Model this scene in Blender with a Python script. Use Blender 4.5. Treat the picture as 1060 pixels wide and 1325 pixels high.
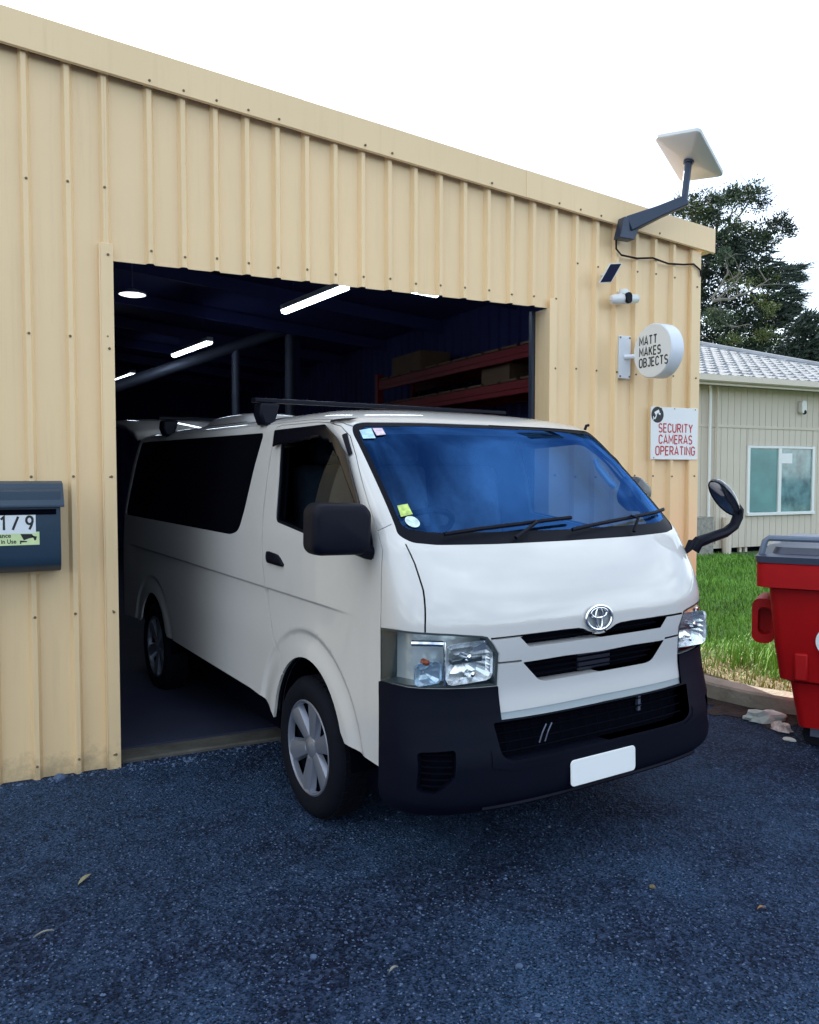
import bpy, bmesh, math, random
import numpy as np
from mathutils import Vector, Matrix, Euler
from mathutils.geometry import delaunay_2d_cdt
R = math.radians
for o in list(bpy.data.objects): bpy.data.objects.remove(o)
SC = bpy.context.scene
COL = SC.collection
random.seed(7)

# ------------------------------------------------------------------ camera
cam = bpy.data.cameras.new('camera'); camo = bpy.data.objects.new('camera', cam); COL.objects.link(camo)
cam.sensor_fit = 'VERTICAL'; cam.sensor_height = 24.0; cam.lens = 24.0 * 1061 / 1325
cam.clip_start = 0.05; cam.clip_end = 2000
camo.location = (0, -4.75, 1.62)
YAW, PITCH = R(26.1), R(2.6)
camo.rotation_euler = (math.pi/2 - PITCH, 0, -YAW)
SC.camera = camo
# ------------------------------------------------------------------ sky, sun, exposure
SUN_AZ, SUN_EL = R(8.7), R(30.5)          # azimuth from +Y towards +X
w = bpy.data.worlds.new('World'); SC.world = w; w.use_nodes = True
nt = w.node_tree; nt.nodes.clear()
def N(t, **k):
    n = nt.nodes.new(t)
    for a, b in k.items(): setattr(n, a, b)
    return n
sky = N('ShaderNodeTexSky', sky_type='NISHITA', sun_disc=False, sun_elevation=SUN_EL, sun_rotation=SUN_AZ, air_density=1.0, dust_density=1.2, ozone_density=1.0)
tc = N('ShaderNodeTexCoord')
mp = N('ShaderNodeMapping'); mp.inputs['Scale'].default_value = (1.0, 1.0, 2.6)
no = N('ShaderNodeTexNoise'); no.inputs['Scale'].default_value = 2.1; no.inputs['Detail'].default_value = 7; no.inputs['Roughness'].default_value = 0.55
cr = N('ShaderNodeValToRGB'); cr.color_ramp.elements[0].position = 0.38; cr.color_ramp.elements[1].position = 0.62
cr.color_ramp.elements[0].color = (0.12, 0.12, 0.12, 1); cr.color_ramp.elements[1].color = (0.85, 0.85, 0.85, 1)
mx = N('ShaderNodeMixRGB'); mx.inputs['Color2'].default_value = (9.0, 10.4, 11.6, 1)
n2 = N('ShaderNodeTexNoise'); n2.inputs['Scale'].default_value = 2.7; n2.inputs['Detail'].default_value = 6; n2.inputs['Roughness'].default_value = 0.52
mp2 = N('ShaderNodeMapping'); mp2.inputs['Scale'].default_value = (1.0, 1.0, 2.2); mp2.inputs['Location'].default_value = (3.1, 1.7, .4)
c2 = N('ShaderNodeValToRGB'); c2.color_ramp.elements[0].position = .36; c2.color_ramp.elements[1].position = .60
c2.color_ramp.elements[0].color = (.22, .255, .29, 1); c2.color_ramp.elements[1].color = (.92, 1.02, 1.10, 1)
gain = N('ShaderNodeMixRGB'); gain.blend_type = 'MULTIPLY'; gain.inputs['Fac'].default_value = 1; gain.inputs['Color2'].default_value = (12.5, 12.5, 12.5, 1)
nt.links.new(tc.outputs['Generated'], mp2.inputs['Vector']); nt.links.new(mp2.outputs['Vector'], n2.inputs['Vector']); nt.links.new(n2.outputs['Fac'], c2.inputs['Fac']); nt.links.new(c2.outputs['Color'], gain.inputs['Color1']); nt.links.new(gain.outputs['Color'], mx.inputs['Color2'])
bg = N('ShaderNodeBackground'); bg.inputs['Strength'].default_value = 0.1
ow = N('ShaderNodeOutputWorld')
L = nt.links.new
L(tc.outputs['Generated'], mp.inputs['Vector']); L(mp.outputs['Vector'], no.inputs['Vector']); L(no.outputs['Fac'], cr.inputs['Fac'])
L(cr.outputs['Color'], mx.inputs['Fac']); L(sky.outputs['Color'], mx.inputs['Color1']); L(mx.outputs['Color'], bg.inputs['Color']); L(bg.outputs['Background'], ow.inputs['Surface'])
sun = bpy.data.lights.new('sun', 'SUN'); sun.energy = 4.5; sun.angle = R(0.53); sun.color = (1.0, 0.93, 0.80)
suno = bpy.data.objects.new('sun', sun); COL.objects.link(suno)
sd = Vector((math.sin(SUN_AZ)*math.cos(SUN_EL), math.cos(SUN_AZ)*math.cos(SUN_EL), math.sin(SUN_EL)))
suno.rotation_euler = sd.to_track_quat('Z', 'Y').to_euler(); suno.location = (0, 0, 30)
SC.view_settings.view_transform = 'Standard'; SC.view_settings.look = 'None'
SC.view_settings.exposure = 1.5; SC.view_settings.gamma = 1.0; SC.view_settings.use_curve_mapping = False
SC.render.engine = 'CYCLES'

# ------------------------------------------------------------------ materials
MATS = {}
def mat(name, col, rough=0.6, metal=0.0, spec=0.5, coat=0.0, var=0.0, vscale=3.0, bump=0.0, bscale=40.0, emit=None, estr=0.0, dirt=None):
    if name in MATS: return MATS[name]
    m = bpy.data.materials.new(name); m.use_nodes = True; t = m.node_tree; b = t.nodes['Principled BSDF']
    b.inputs['Base Color'].default_value = (*col, 1); b.inputs['Roughness'].default_value = rough
    b.inputs['Metallic'].default_value = metal; b.inputs['Specular IOR Level'].default_value = spec
    b.inputs['Coat Weight'].default_value = coat; b.inputs['Coat Roughness'].default_value = 0.025; b.inputs['Coat IOR'].default_value = 1.55
    if emit: b.inputs['Emission Color'].default_value = (*emit, 1); b.inputs['Emission Strength'].default_value = estr
    lk = t.links.new
    if var or bump or dirt:
        c = t.nodes.new('ShaderNodeTexCoord')
    if var:
        n = t.nodes.new('ShaderNodeTexNoise'); n.inputs['Scale'].default_value = vscale; n.inputs['Detail'].default_value = 6
        lk(c.outputs['Object'], n.inputs['Vector'])
        r = t.nodes.new('ShaderNodeMapRange'); r.inputs['From Min'].default_value = .25; r.inputs['From Max'].default_value = .75
        r.inputs['To Min'].default_value = 1 - var; r.inputs['To Max'].default_value = 1 + var
        lk(n.outputs['Fac'], r.inputs['Value'])
        mm = t.nodes.new('ShaderNodeMixRGB'); mm.blend_type = 'MULTIPLY'; mm.inputs['Fac'].default_value = 1; mm.inputs['Color1'].default_value = (*col, 1)
        lk(r.outputs['Result'], mm.inputs['Color2']); out = mm.outputs['Color']
        if dirt:
            n2 = t.nodes.new('ShaderNodeTexNoise'); n2.inputs['Scale'].default_value = dirt[1]; n2.inputs['Detail'].default_value = 8; n2.inputs['Roughness'].default_value = .7
            mpn = t.nodes.new('ShaderNodeMapping'); mpn.inputs['Scale'].default_value = dirt[3] if len(dirt) > 3 else (1, 1, 1)
            lk(c.outputs['Object'], mpn.inputs['Vector']); lk(mpn.outputs['Vector'], n2.inputs['Vector'])
            r2 = t.nodes.new('ShaderNodeMapRange'); r2.inputs['From Min'].default_value = .52; r2.inputs['From Max'].default_value = .75; r2.inputs['To Max'].default_value = dirt[2]
            lk(n2.outputs['Fac'], r2.inputs['Value'])
            m3 = t.nodes.new('ShaderNodeMixRGB'); m3.inputs['Color2'].default_value = (*dirt[0], 1); lk(out, m3.inputs['Color1']); lk(r2.outputs['Result'], m3.inputs['Fac']); out = m3.outputs['Color']
        lk(out, b.inputs['Base Color'])
    if bump:
        n3 = t.nodes.new('ShaderNodeTexNoise'); n3.inputs['Scale'].default_value = bscale; n3.inputs['Detail'].default_value = 4
        lk(c.outputs['Object'], n3.inputs['Vector'])
        bp = t.nodes.new('ShaderNodeBump'); bp.inputs['Strength'].default_value = bump; bp.inputs['Distance'].default_value = .02
        lk(n3.outputs['Fac'], bp.inputs['Height']); lk(bp.outputs['Normal'], b.inputs['Normal'])
    MATS[name] = m; return m

def glass(name, tint, refl_tint=(1, 1, 1), ior=1.5, rough=0.0):
    m = bpy.data.materials.new(name); m.use_nodes = True; t = m.node_tree; t.nodes.clear()
    o = t.nodes.new('ShaderNodeOutputMaterial'); mx = t.nodes.new('ShaderNodeMixShader')
    tr = t.nodes.new('ShaderNodeBsdfTransparent'); tr.inputs['Color'].default_value = (*tint, 1)
    gl = t.nodes.new('ShaderNodeBsdfGlossy'); gl.inputs['Color'].default_value = (*refl_tint, 1); gl.inputs['Roughness'].default_value = rough
    fr = t.nodes.new('ShaderNodeFresnel'); fr.inputs['IOR'].default_value = ior
    geo = t.nodes.new('ShaderNodeNewGeometry'); ml = t.nodes.new('ShaderNodeMath'); ml.operation = 'MULTIPLY'
    sb = t.nodes.new('ShaderNodeMath'); sb.operation = 'SUBTRACT'; sb.inputs[0].default_value = 1.0
    t.links.new(geo.outputs['Backfacing'], sb.inputs[1]); t.links.new(fr.outputs['Fac'], ml.inputs[0]); t.links.new(sb.outputs['Value'], ml.inputs[1])
    t.links.new(ml.outputs['Value'], mx.inputs['Fac']); t.links.new(tr.outputs['BSDF'], mx.inputs[1]); t.links.new(gl.outputs['BSDF'], mx.inputs[2]); t.links.new(mx.outputs['Shader'], o.inputs['Surface'])
    return m

M_CREAM = mat('cream_painted_steel', (.89, .645, .365), .40, var=.045, vscale=1.2, dirt=((.34, .24, .13), 2.2, .13, (7, 7, .45)), bump=.05, bscale=3.5)
def sheet_variation(m, amt):
    t = m.node_tree; b = t.nodes['Principled BSDF']; src = b.inputs['Base Color'].links[0].from_socket
    oi = t.nodes.new('ShaderNodeObjectInfo'); r = t.nodes.new('ShaderNodeMapRange'); r.inputs['To Min'].default_value = 1-amt; r.inputs['To Max'].default_value = 1+amt*.5
    t.links.new(oi.outputs['Random'], r.inputs['Value']); mm = t.nodes.new('ShaderNodeMixRGB'); mm.blend_type = 'MULTIPLY'; mm.inputs['Fac'].default_value = 1
    # mud splashed up in ragged blots just above the ground
    tc_ = t.nodes.new('ShaderNodeTexCoord'); sx = t.nodes.new('ShaderNodeSeparateXYZ'); t.links.new(tc_.outputs['Object'], sx.inputs['Vector'])
    ns = t.nodes.new('ShaderNodeTexNoise'); ns.inputs['Scale'].default_value = 9; ns.inputs['Detail'].default_value = 8; ns.inputs['Roughness'].default_value = .75; t.links.new(tc_.outputs['Object'], ns.inputs['Vector'])
    hr = t.nodes.new('ShaderNodeMapRange'); hr.inputs['From Min'].default_value = 0; hr.inputs['From Max'].default_value = .28; hr.inputs['To Min'].default_value = .34; hr.inputs['To Max'].default_value = -.1; t.links.new(sx.outputs['Z'], hr.inputs['Value'])
    ad = t.nodes.new('ShaderNodeMath'); ad.operation = 'ADD'; t.links.new(ns.outputs['Fac'], ad.inputs[0]); t.links.new(hr.outputs['Result'], ad.inputs[1])
    rr_ = t.nodes.new('ShaderNodeMapRange'); rr_.inputs['From Min'].default_value = .62; rr_.inputs['From Max'].default_value = .9; rr_.inputs['To Max'].default_value = .45; t.links.new(ad.outputs['Value'], rr_.inputs['Value'])
    mm2 = t.nodes.new('ShaderNodeMixRGB'); mm2.inputs['Color2'].default_value = (.13, .10, .065, 1)
    t.links.new(src, mm.inputs['Color1']); t.links.new(r.outputs['Result'], mm.inputs['Color2']); t.links.new(mm.outputs['Color'], mm2.inputs['Color1']); t.links.new(rr_.outputs['Result'], mm2.inputs['Fac']); t.links.new(mm2.outputs['Color'], b.inputs['Base Color'])
sheet_variation(M_CREAM, .035)
M_SCREW = mat('rusty_screw_head', (.20, .13, .07), .6, .2)
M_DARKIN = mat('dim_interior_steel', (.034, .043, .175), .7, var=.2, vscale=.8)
M_STEEL = mat('galvanised_steel', (.13, .15, .21), .55, .5, var=.15, vscale=4)
M_WHITE = mat('van_white_paint', (.65, .625, .60), .45, spec=.25, coat=1.0, var=.025, vscale=1.5, dirt=((.42, .40, .36), 3.0, .16))
M_TRIM = mat('silver_white_trim_paint', (.61, .605, .60), .32, .1, coat=.7)
M_TRIMLO = mat('grey_trim_edge', (.32, .37, .40), .4, .2)
M_BLACK = mat('black_plastic', (.0034, .0043, .0115), .5, spec=.15, var=.15, vscale=5)
M_BUMPER = mat('dark_textured_bumper_plastic', (.0036, .0048, .0125), .55, spec=.10, var=.12, vscale=4, bump=.05, bscale=300)
M_VOID = mat('grille_and_shade_black', (.0015, .002, .006), .8, spec=.04)
M_SEAL = mat('rubber_seal', (.002, .003, .008), .5, spec=.1)
M_TYRE = mat('tyre_rubber', (.005, .006, .011), .8, spec=.15, var=.2, vscale=20)
M_ALLOY = mat('silver_hubcap', (.27, .29, .35), .32, .55)
M_CHROME = mat('chrome', (.85, .86, .88), .08, 1.0)
M_LINING = mat('dark_van_lining', (.045, .05, .07), .9)
M_SEAT = mat('dark_grey_seat_fabric', (.12, .125, .15), .95, var=.2, vscale=30)
M_DASH = mat('dark_grey_dashboard', (.05, .055, .075), .7)
M_PRIV = mat('privacy_black_glass', (.004, .004, .007), .06, spec=.5)
M_WS = glass('windscreen_glass', (.50, .74, .97), (.075, .27, .78), 2.05)  # blue of the mirrored sky is put into the reflection tint
M_WIN = glass('door_glass', (.22, .25, .27), (.9, .95, 1), 1.45)
M_LENS = glass('headlight_lens', (.93, .95, .96), (1, 1, 1), 1.5)
M_PLATE = mat('white_plate', (.92, .93, .93), .35)
M_SIGNW = mat('white_sign_plastic', (.82, .83, .82), .35)
M_SIGNS = mat('white_sign_side', (.74, .77, .82), .4)
M_INK = mat('black_print', (.012, .013, .016), .5)
M_REDINK = mat('red_print', (.50, .02, .03), .5)
M_NAVY = mat('letterbox_navy_steel', (.020, .046, .080), .45, .0, var=.08, vscale=4, bump=.03, bscale=60)
M_STICKW = mat('pale_sticker', (.80, .82, .84), .5)
M_STICKY = mat('pale_green_sticker', (.66, .78, .40), .5, var=.15, vscale=12)
M_RED = mat('red_bin_plastic', (.43, .007, .009), .45, spec=.2, var=.14, vscale=3, dirt=((.16, .02, .02), 2.5, .5), bump=.03, bscale=40)
M_LID = mat('dark_grey_bin_lid', (.045, .055, .09), .38, var=.1, vscale=5)
M_DISHW = mat('off_white_dish', (.62, .62, .60), .4)
M_MAST = mat('dark_blue_grey_mast', (.035, .05, .085), .4, .3)
M_SOLAR = mat('solar_cell_navy', (.010, .013, .045), .15, spec=.6)
M_CAMW = mat('white_camera_plastic', (.72, .72, .71), .35)
M_HOUSE = mat('grey_beige_board', (.62, .555, .47), .7, var=.06, vscale=2, bump=.04, bscale=25)
M_HTRIM = mat('cream_trim', (.68, .60, .52), .5)
M_WFRAME = mat('white_window_frame', (.78, .80, .80), .4)
M_WGLASS = mat('teal_window_reflection', (.13, .25, .26), .06, spec=.8, var=.6, vscale=5)  # teal reflections and darker plants are put into the pane colour
M_TILE = mat('pale_grey_roof_tile', (.30, .31, .33), .7, var=.22, vscale=3)
M_TILED = mat('roof_under', (.12, .12, .14), .8)
M_CONC = mat('kerb_concrete', (.28, .265, .225), .9, var=.22, vscale=6, bump=.4, bscale=35, dirt=((.12, .11, .08), 5, .7))
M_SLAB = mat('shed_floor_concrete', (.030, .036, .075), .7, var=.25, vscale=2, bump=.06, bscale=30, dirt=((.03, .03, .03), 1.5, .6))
M_THRESH = mat('worn_threshold_concrete', (.085, .08, .07), .9, var=.35, vscale=9, bump=.4, bscale=30)
M_BARK = mat('pale_bark', (.20, .18, .15), .9, var=.25, vscale=3)
M_RUBBLE = mat('stone_grey', (.080, .120, .205), .8, spec=.2, var=.25, vscale=15)
M_RACK = mat('red_rack_steel', (.22, .008, .014), .45, var=.1)
M_TUBE = mat('fluorescent_tube', (.9, .9, .9), .5, emit=(.72, .86, 1.0), estr=4.5)
M_BOX = mat('brown_carton', (.16, .10, .06), .8, var=.15)
M_AMBER = mat('amber_bulb', (.22, .04, .012), .3)
M_BATON = mat('white_light_batten', (.55, .57, .6), .5)

def asphalt():
    m = bpy.data.materials.new('worn_asphalt'); m.use_nodes = True; t = m.node_tree; b = t.nodes['Principled BSDF']; lk = t.links.new
    c = t.nodes.new('ShaderNodeTexCoord')
    def noise(s, d=5, rg=.6):
        n = t.nodes.new('ShaderNodeTexNoise'); n.inputs['Scale'].default_value = s; n.inputs['Detail'].default_value = d; n.inputs['Roughness'].default_value = rg
        lk(c.outputs['Object'], n.inputs['Vector']); return n
    def ramp(src, p0, p1, c0, c1):
        r = t.nodes.new('ShaderNodeValToRGB'); r.color_ramp.elements[0].position = p0; r.color_ramp.elements[1].position = p1
        r.color_ramp.elements[0].color = (*c0, 1); r.color_ramp.elements[1].color = (*c1, 1); lk(src, r.inputs['Fac']); return r
    big = ramp(noise(.8, 7, .62).outputs['Fac'], .38, .64, (.0052, .0105, .031), (.0170, .042, .090))
    v = t.nodes.new('ShaderNodeTexVoronoi'); v.inputs['Scale'].default_value = 80; lk(c.outputs['Object'], v.inputs['Vector'])
    sp = ramp(v.outputs['Color'], .45, .98, (0, 0, 0), (1, 1, 1))
    fine = ramp(noise(105, 3, .75).outputs['Fac'], .40, .66, (.10, .10, .12), (2.7, 2.7, 2.6))
    m1 = t.nodes.new('ShaderNodeMixRGB'); m1.blend_type = 'MULTIPLY'; m1.inputs['Fac'].default_value = 1
    lk(big.outputs['Color'], m1.inputs['Color1']); lk(fine.outputs['Color'], m1.inputs['Color2'])
    st = ramp(noise(2.3, 8, .68).outputs['Fac'], .36, .66, (.50, .50, .54), (1.45, 1.40, 1.30))
    oil = ramp(noise(1.15, 5, .5).outputs['Fac'], .62, .72, (1, 1, 1), (.42, .42, .46))
    for extra in (st, oil):
        mq = t.nodes.new('ShaderNodeMixRGB'); mq.blend_type = 'MULTIPLY'; mq.inputs['Fac'].default_value = 1
        lk(m1.outputs['Color'], mq.inputs['Color1']); lk(extra.outputs['Color'], mq.inputs['Color2']); m1 = mq
    m2 = t.nodes.new('ShaderNodeMixRGB'); m2.inputs['Color2'].default_value = (.070, .108, .205, 1)
    ml = t.nodes.new('ShaderNodeMath'); ml.operation = 'MULTIPLY'; ml.inputs[1].default_value = .60
    lk(sp.outputs['Color'], ml.inputs[0]); lk(ml.outputs['Value'], m2.inputs['Fac']); lk(m1.outputs['Color'], m2.inputs['Color1'])
    lk(m2.outputs['Color'], b.inputs['Base Color']); b.inputs['Roughness'].default_value = .78; b.inputs['Specular IOR Level'].default_value = .12
    ad = t.nodes.new('ShaderNodeMath'); ad.operation = 'ADD'
    lk(v.outputs['Distance'], ad.inputs[0]); lk(noise(60, 4).outputs['Fac'], ad.inputs[1])
    bp = t.nodes.new('ShaderNodeBump'); bp.inputs['Strength'].default_value = .9; bp.inputs['Distance'].default_value = .012
    lk(ad.outputs['Value'], bp.inputs['Height']); lk(bp.outputs['Normal'], b.inputs['Normal'])
    return m
M_ASPH = asphalt()
def lawn_mat():
    m = bpy.data.materials.new('lawn_soil_and_turf'); m.use_nodes = True; t = m.node_tree; b = t.nodes['Principled BSDF']; lk = t.links.new
    c = t.nodes.new('ShaderNodeTexCoord'); n = t.nodes.new('ShaderNodeTexNoise'); n.inputs['Scale'].default_value = 2.5; n.inputs['Detail'].default_value = 8
    lk(c.outputs['Object'], n.inputs['Vector']); r = t.nodes.new('ShaderNodeValToRGB')
    r.color_ramp.elements[0].color = (.032, .075, .015, 1); r.color_ramp.elements[1].color = (.055, .11, .022, 1); r.color_ramp.elements[0].position = .35; r.color_ramp.elements[1].position = .65
    lk(n.outputs['Fac'], r.inputs['Fac']); lk(r.outputs['Color'], b.inputs['Base Color']); b.inputs['Roughness'].default_value = .95
    return m
M_LAWN = lawn_mat()
M_VERGE = mat('dry_verge_soil', (.16, .13, .07), .95, var=.35, vscale=9, bump=.5, bscale=30)
M_GRASS = mat('grass_blade', (.125, .30, .032), .6, var=.35, vscale=1.3)
M_GRASSY = mat('dry_yellow_grass_blade', (.27, .26, .08), .7, var=.3, vscale=2)
M_LEAF1 = mat('grey_green_leaf', (.062, .095, .050), .6, var=.45, vscale=.5)
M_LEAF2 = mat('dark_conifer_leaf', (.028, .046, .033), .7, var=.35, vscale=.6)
M_LEAF3 = mat('yellow_green_leaf', (.12, .145, .040), .6, var=.35, vscale=.6)

# ------------------------------------------------------------------ builders
def link(name, mesh, parent=None, loc=None, rot=None):
    o = bpy.data.objects.new(name, mesh); COL.objects.link(o)
    if parent: o.parent = parent
    if loc is not None: o.location = loc
    if rot is not None: o.rotation_euler = rot
    return o
def tag(o, label=None, cat=None, group=None, kind=None):
    if label: o['label'] = label
    if cat: o['category'] = cat
    if group: o['group'] = group
    if kind: o['kind'] = kind
    return o
def thing(name, label, cat, loc=(0, 0, 0), rot=(0, 0, 0), group=None):
    o = link(name, None, None, loc, rot); o.empty_display_size = .2
    return tag(o, label, cat, group)
class MB:
    def __init__(s): s.v = []; s.f = []
    def add(s, vs, fs):
        b = len(s.v); s.v += [tuple(p) for p in vs]; s.f += [tuple(i + b for i in f) for f in fs]; return s
    def box(s, c, d, rot=None):
        x, y, z = d[0]/2, d[1]/2, d[2]/2
        vs = [Vector(p) for p in ((-x,-y,-z),(x,-y,-z),(x,y,-z),(-x,y,-z),(-x,-y,z),(x,-y,z),(x,y,z),(-x,y,z))]
        if rot is not None:
            mm = Euler(rot).to_matrix() if not isinstance(rot, Matrix) else rot
            vs = [mm @ p for p in vs]
        return s.add([p + Vector(c) for p in vs], [(0,3,2,1),(4,5,6,7),(0,1,5,4),(1,2,6,5),(2,3,7,6),(3,0,4,7)])
    def bb(s, x0, x1, y0, y1, z0, z1): return s.box(((x0+x1)/2, (y0+y1)/2, (z0+z1)/2), (x1-x0, y1-y0, z1-z0))
    def prism(s, poly, axis, a, b):     # extrude 2-D polygon along axis
        def P(p, h): return {'x': (h, p[0], p[1]), 'y': (p[0], h, p[1]), 'z': (p[0], p[1], h)}[axis]
        n = len(poly); vs = [P(p, a) for p in poly] + [P(p, b) for p in poly]
        fs = [tuple(range(n))[::-1], tuple(range(n, 2*n))] + [(i, (i+1) % n, n+(i+1) % n, n+i) for i in range(n)]
        return s.add(vs, fs)
    def tube(s, pts, r, n=8, closed=False, flat=None):
        pts = [Vector(p) for p in pts]; k = len(pts); rs = r if hasattr(r, '__len__') else [r]*k
        vs = []; up = None
        for i, p in enumerate(pts):
            if closed: d = pts[(i+1) % k] - pts[i-1]
            else: d = pts[min(i+1, k-1)] - pts[max(i-1, 0)]
            d.normalize()
            if up is None: up = Vector((0, 0, 1)) if abs(d.z) < .9 else Vector((0, 1, 0))
            a = d.cross(up)
            if a.length < 1e-5: a = d.orthogonal()
            a.normalize(); up = a.cross(d).normalized()
            for j in range(n):
                t = 2*math.pi*j/n; vs.append(p + (a*math.cos(t) + up*math.sin(t)*(flat or 1))*rs[i])
        fs = []
        for i in range(k if closed else k-1):
            i2 = (i+1) % k
            for j in range(n): fs.append((i*n+j, i*n+(j+1) % n, i2*n+(j+1) % n, i2*n+j))
        if not closed: fs += [tuple(range(n))[::-1], tuple((k-1)*n+j for j in range(n))]
        return s.add(vs, fs)
    def lathe(s, prof, n=32, axis='z', c=(0, 0, 0), cap=True, a0=0, a1=2*math.pi):   # prof: (radius, height)
        full = abs(a1 - a0 - 2*math.pi) < 1e-6; m = n if full else n+1; vs = []
        for (r, h) in prof:
            for j in range(m):
                t = a0 + (a1-a0)*j/n; x, y = r*math.cos(t), r*math.sin(t)
                p = {'z': (x, y, h), 'x': (h, x, y), 'y': (x, h, y)}[axis]; vs.append(tuple(p[q]+c[q] for q in range(3)))
        fs = []
        for i in range(len(prof)-1):
            for j in range(n): fs.append((i*m+j, i*m+(j+1) % m, (i+1)*m+(j+1) % m, (i+1)*m+j))
        if cap and full: fs += [tuple(range(n))[::-1], tuple((len(prof)-1)*m+j for j in range(n))]
        return s.add(vs, fs)
    def mesh(s, name, m, smooth=False, fix=True):
        me = bpy.data.meshes.new(name); me.from_pydata(s.v, [], s.f); me.update()
        if fix:
            bm = bmesh.new(); bm.from_mesh(me); bmesh.ops.recalc_face_normals(bm, faces=bm.faces); bm.to_mesh(me); bm.free()
        if m: me.materials.append(m)
        if smooth: me.polygons.foreach_set('use_smooth', [True]*len(me.polygons))
        return me
    def build(s, name, m, parent=None, loc=None, rot=None, smooth=False, bevel=0, seg=2, sharp=35, fix=True):
        me = s.mesh(name, m, smooth or bevel > 0, fix); o = link(name, me, parent, loc, rot)
        if bevel:
            bv = o.modifiers.new('bevel', 'BEVEL'); bv.width = bevel; bv.segments = seg; bv.limit_method = 'ANGLE'; bv.angle_limit = R(30)
        if smooth or bevel:
            try: me.set_sharp_from_angle(angle=R(sharp if not bevel else 50))
            except Exception: pass
        return o
def rrect(w, h, r, n=5, cx=0, cy=0):
    pts = []
    for (sx, sy, a) in ((1, 1, 0), (-1, 1, 90), (-1, -1, 180), (1, -1, 270)):
        for i in range(n+1):
            t = R(a + 90*i/n); pts.append((cx + sx*(w/2-r) + r*math.cos(t), cy + sy*(h/2-r) + r*math.sin(t)))
    return pts
def text(name, s, size, m, parent, loc, rot, depth=.001, sx=1.0, align='LEFT', shear=0, bold=0):
    cu = bpy.data.curves.new(name, 'FONT'); cu.body = s; cu.size = size; cu.align_x = align; cu.extrude = depth; cu.shear = shear; cu.offset = bold; cu.resolution_u = 3
    t = bpy.data.objects.new(name, cu); COL.objects.link(t)
    dg = bpy.context.evaluated_depsgraph_get(); me = bpy.data.meshes.new_from_object(t.evaluated_get(dg))
    bpy.data.objects.remove(t); me.materials.clear(); me.materials.append(m)
    o = link(name, me, parent, loc, rot); o.scale = (sx, 1, 1); return o

def _arc(cx, cy, rx, ry, a0, a1, n=8): return [(cx+rx*math.cos(R(a0+(a1-a0)*i/n)), cy+ry*math.sin(R(a0+(a1-a0)*i/n))) for i in range(n+1)]
def _pill(x0, x1, y0, y1, r): return _arc(x1-r, y1-r, r, r, 0, 90, 5)+_arc(x0+r, y1-r, r, r, 90, 180, 5)+_arc(x0+r, y0+r, r, r, 180, 270, 5)+_arc(x1-r, y0+r, r, r, 270, 360, 5)
GLY = {'M': (.74, [[(0, 0), (0, 1), (.37, .30), (.74, 1), (.74, 0)]]), 'A': (.66, [[(0, 0), (.33, 1), (.66, 0)], [(.11, .27), (.55, .27)]]), 'T': (.60, [[(0, 1), (.60, 1)], [(.30, .95), (.30, 0)]]),
 'K': (.60, [[(0, 0), (0, 1)], [(.58, 1), (.05, .42)], [(.22, .58), (.60, 0)]]), 'E': (.52, [[(.52, 1), (0, 1), (0, 0), (.52, 0)], [(.05, .52), (.46, .52)]]),
 'S': (.56, [_arc(.28, .74, .27, .26, 25, 270, 10)[:-1]+_arc(.28, .25, .28, .25, 90, -155, 10)]), 'O': (.60, [_pill(0, .60, 0, 1, .26)+[(.60, .74)]]), 'B': (.58, [[(.30, .53), (0, .53), (0, 1)]+_arc(.30, .765, .24, .235, 90, -90, 8), [(0, .50), (0, 0)]+_arc(.30, .265, .28, .265, -90, 80, 8)]),
 'J': (.46, [[(.10, 1), (.46, 1)]+_arc(.23, .24, .23, .24, 0, -165, 9)]), 'C': (.56, [_arc(.28, .72, .28, .28, 10, 180, 8)+_arc(.28, .28, .28, .28, 180, 350, 8)]), 'U': (.60, [[(0, 1)]+_arc(.30, .30, .30, .30, 180, 360, 10)+[(.60, 1)]]),
 'R': (.60, [[(0, 0), (0, 1)]+_arc(.32, .745, .26, .255, 90, -90, 8)+[(.05, .49)], [(.30, .46), (.60, 0)]]), 'I': (.06, [[(.03, 0), (.03, 1)]]), 'Y': (.62, [[(0, 1), (.31, .45), (.62, 1)], [(.31, .40), (.31, 0)]]),
 'P': (.58, [[(0, 0), (0, 1)]+_arc(.32, .73, .26, .27, 90, -90, 8)+[(.05, .46)]]), 'N': (.64, [[(0, 0), (0, 1), (.64, 0), (.64, 1)]]), 'G': (.60, [_arc(.29, .72, .29, .28, 15, 180, 8)+_arc(.29, .28, .29, .28, 180, 360, 9)+[(.58, .47), (.34, .47)]]),
 '1': (.30, [[(0, .80), (.26, 1), (.26, 0)]]), '9': (.56, [_arc(.28, .71, .28, .29, 0, 360, 18), [(.545, .62), (.44, .30), (.26, 0)]]), '/': (.50, [[(0, 0), (.50, 1)]]), ' ': (.28, [])}
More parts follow.
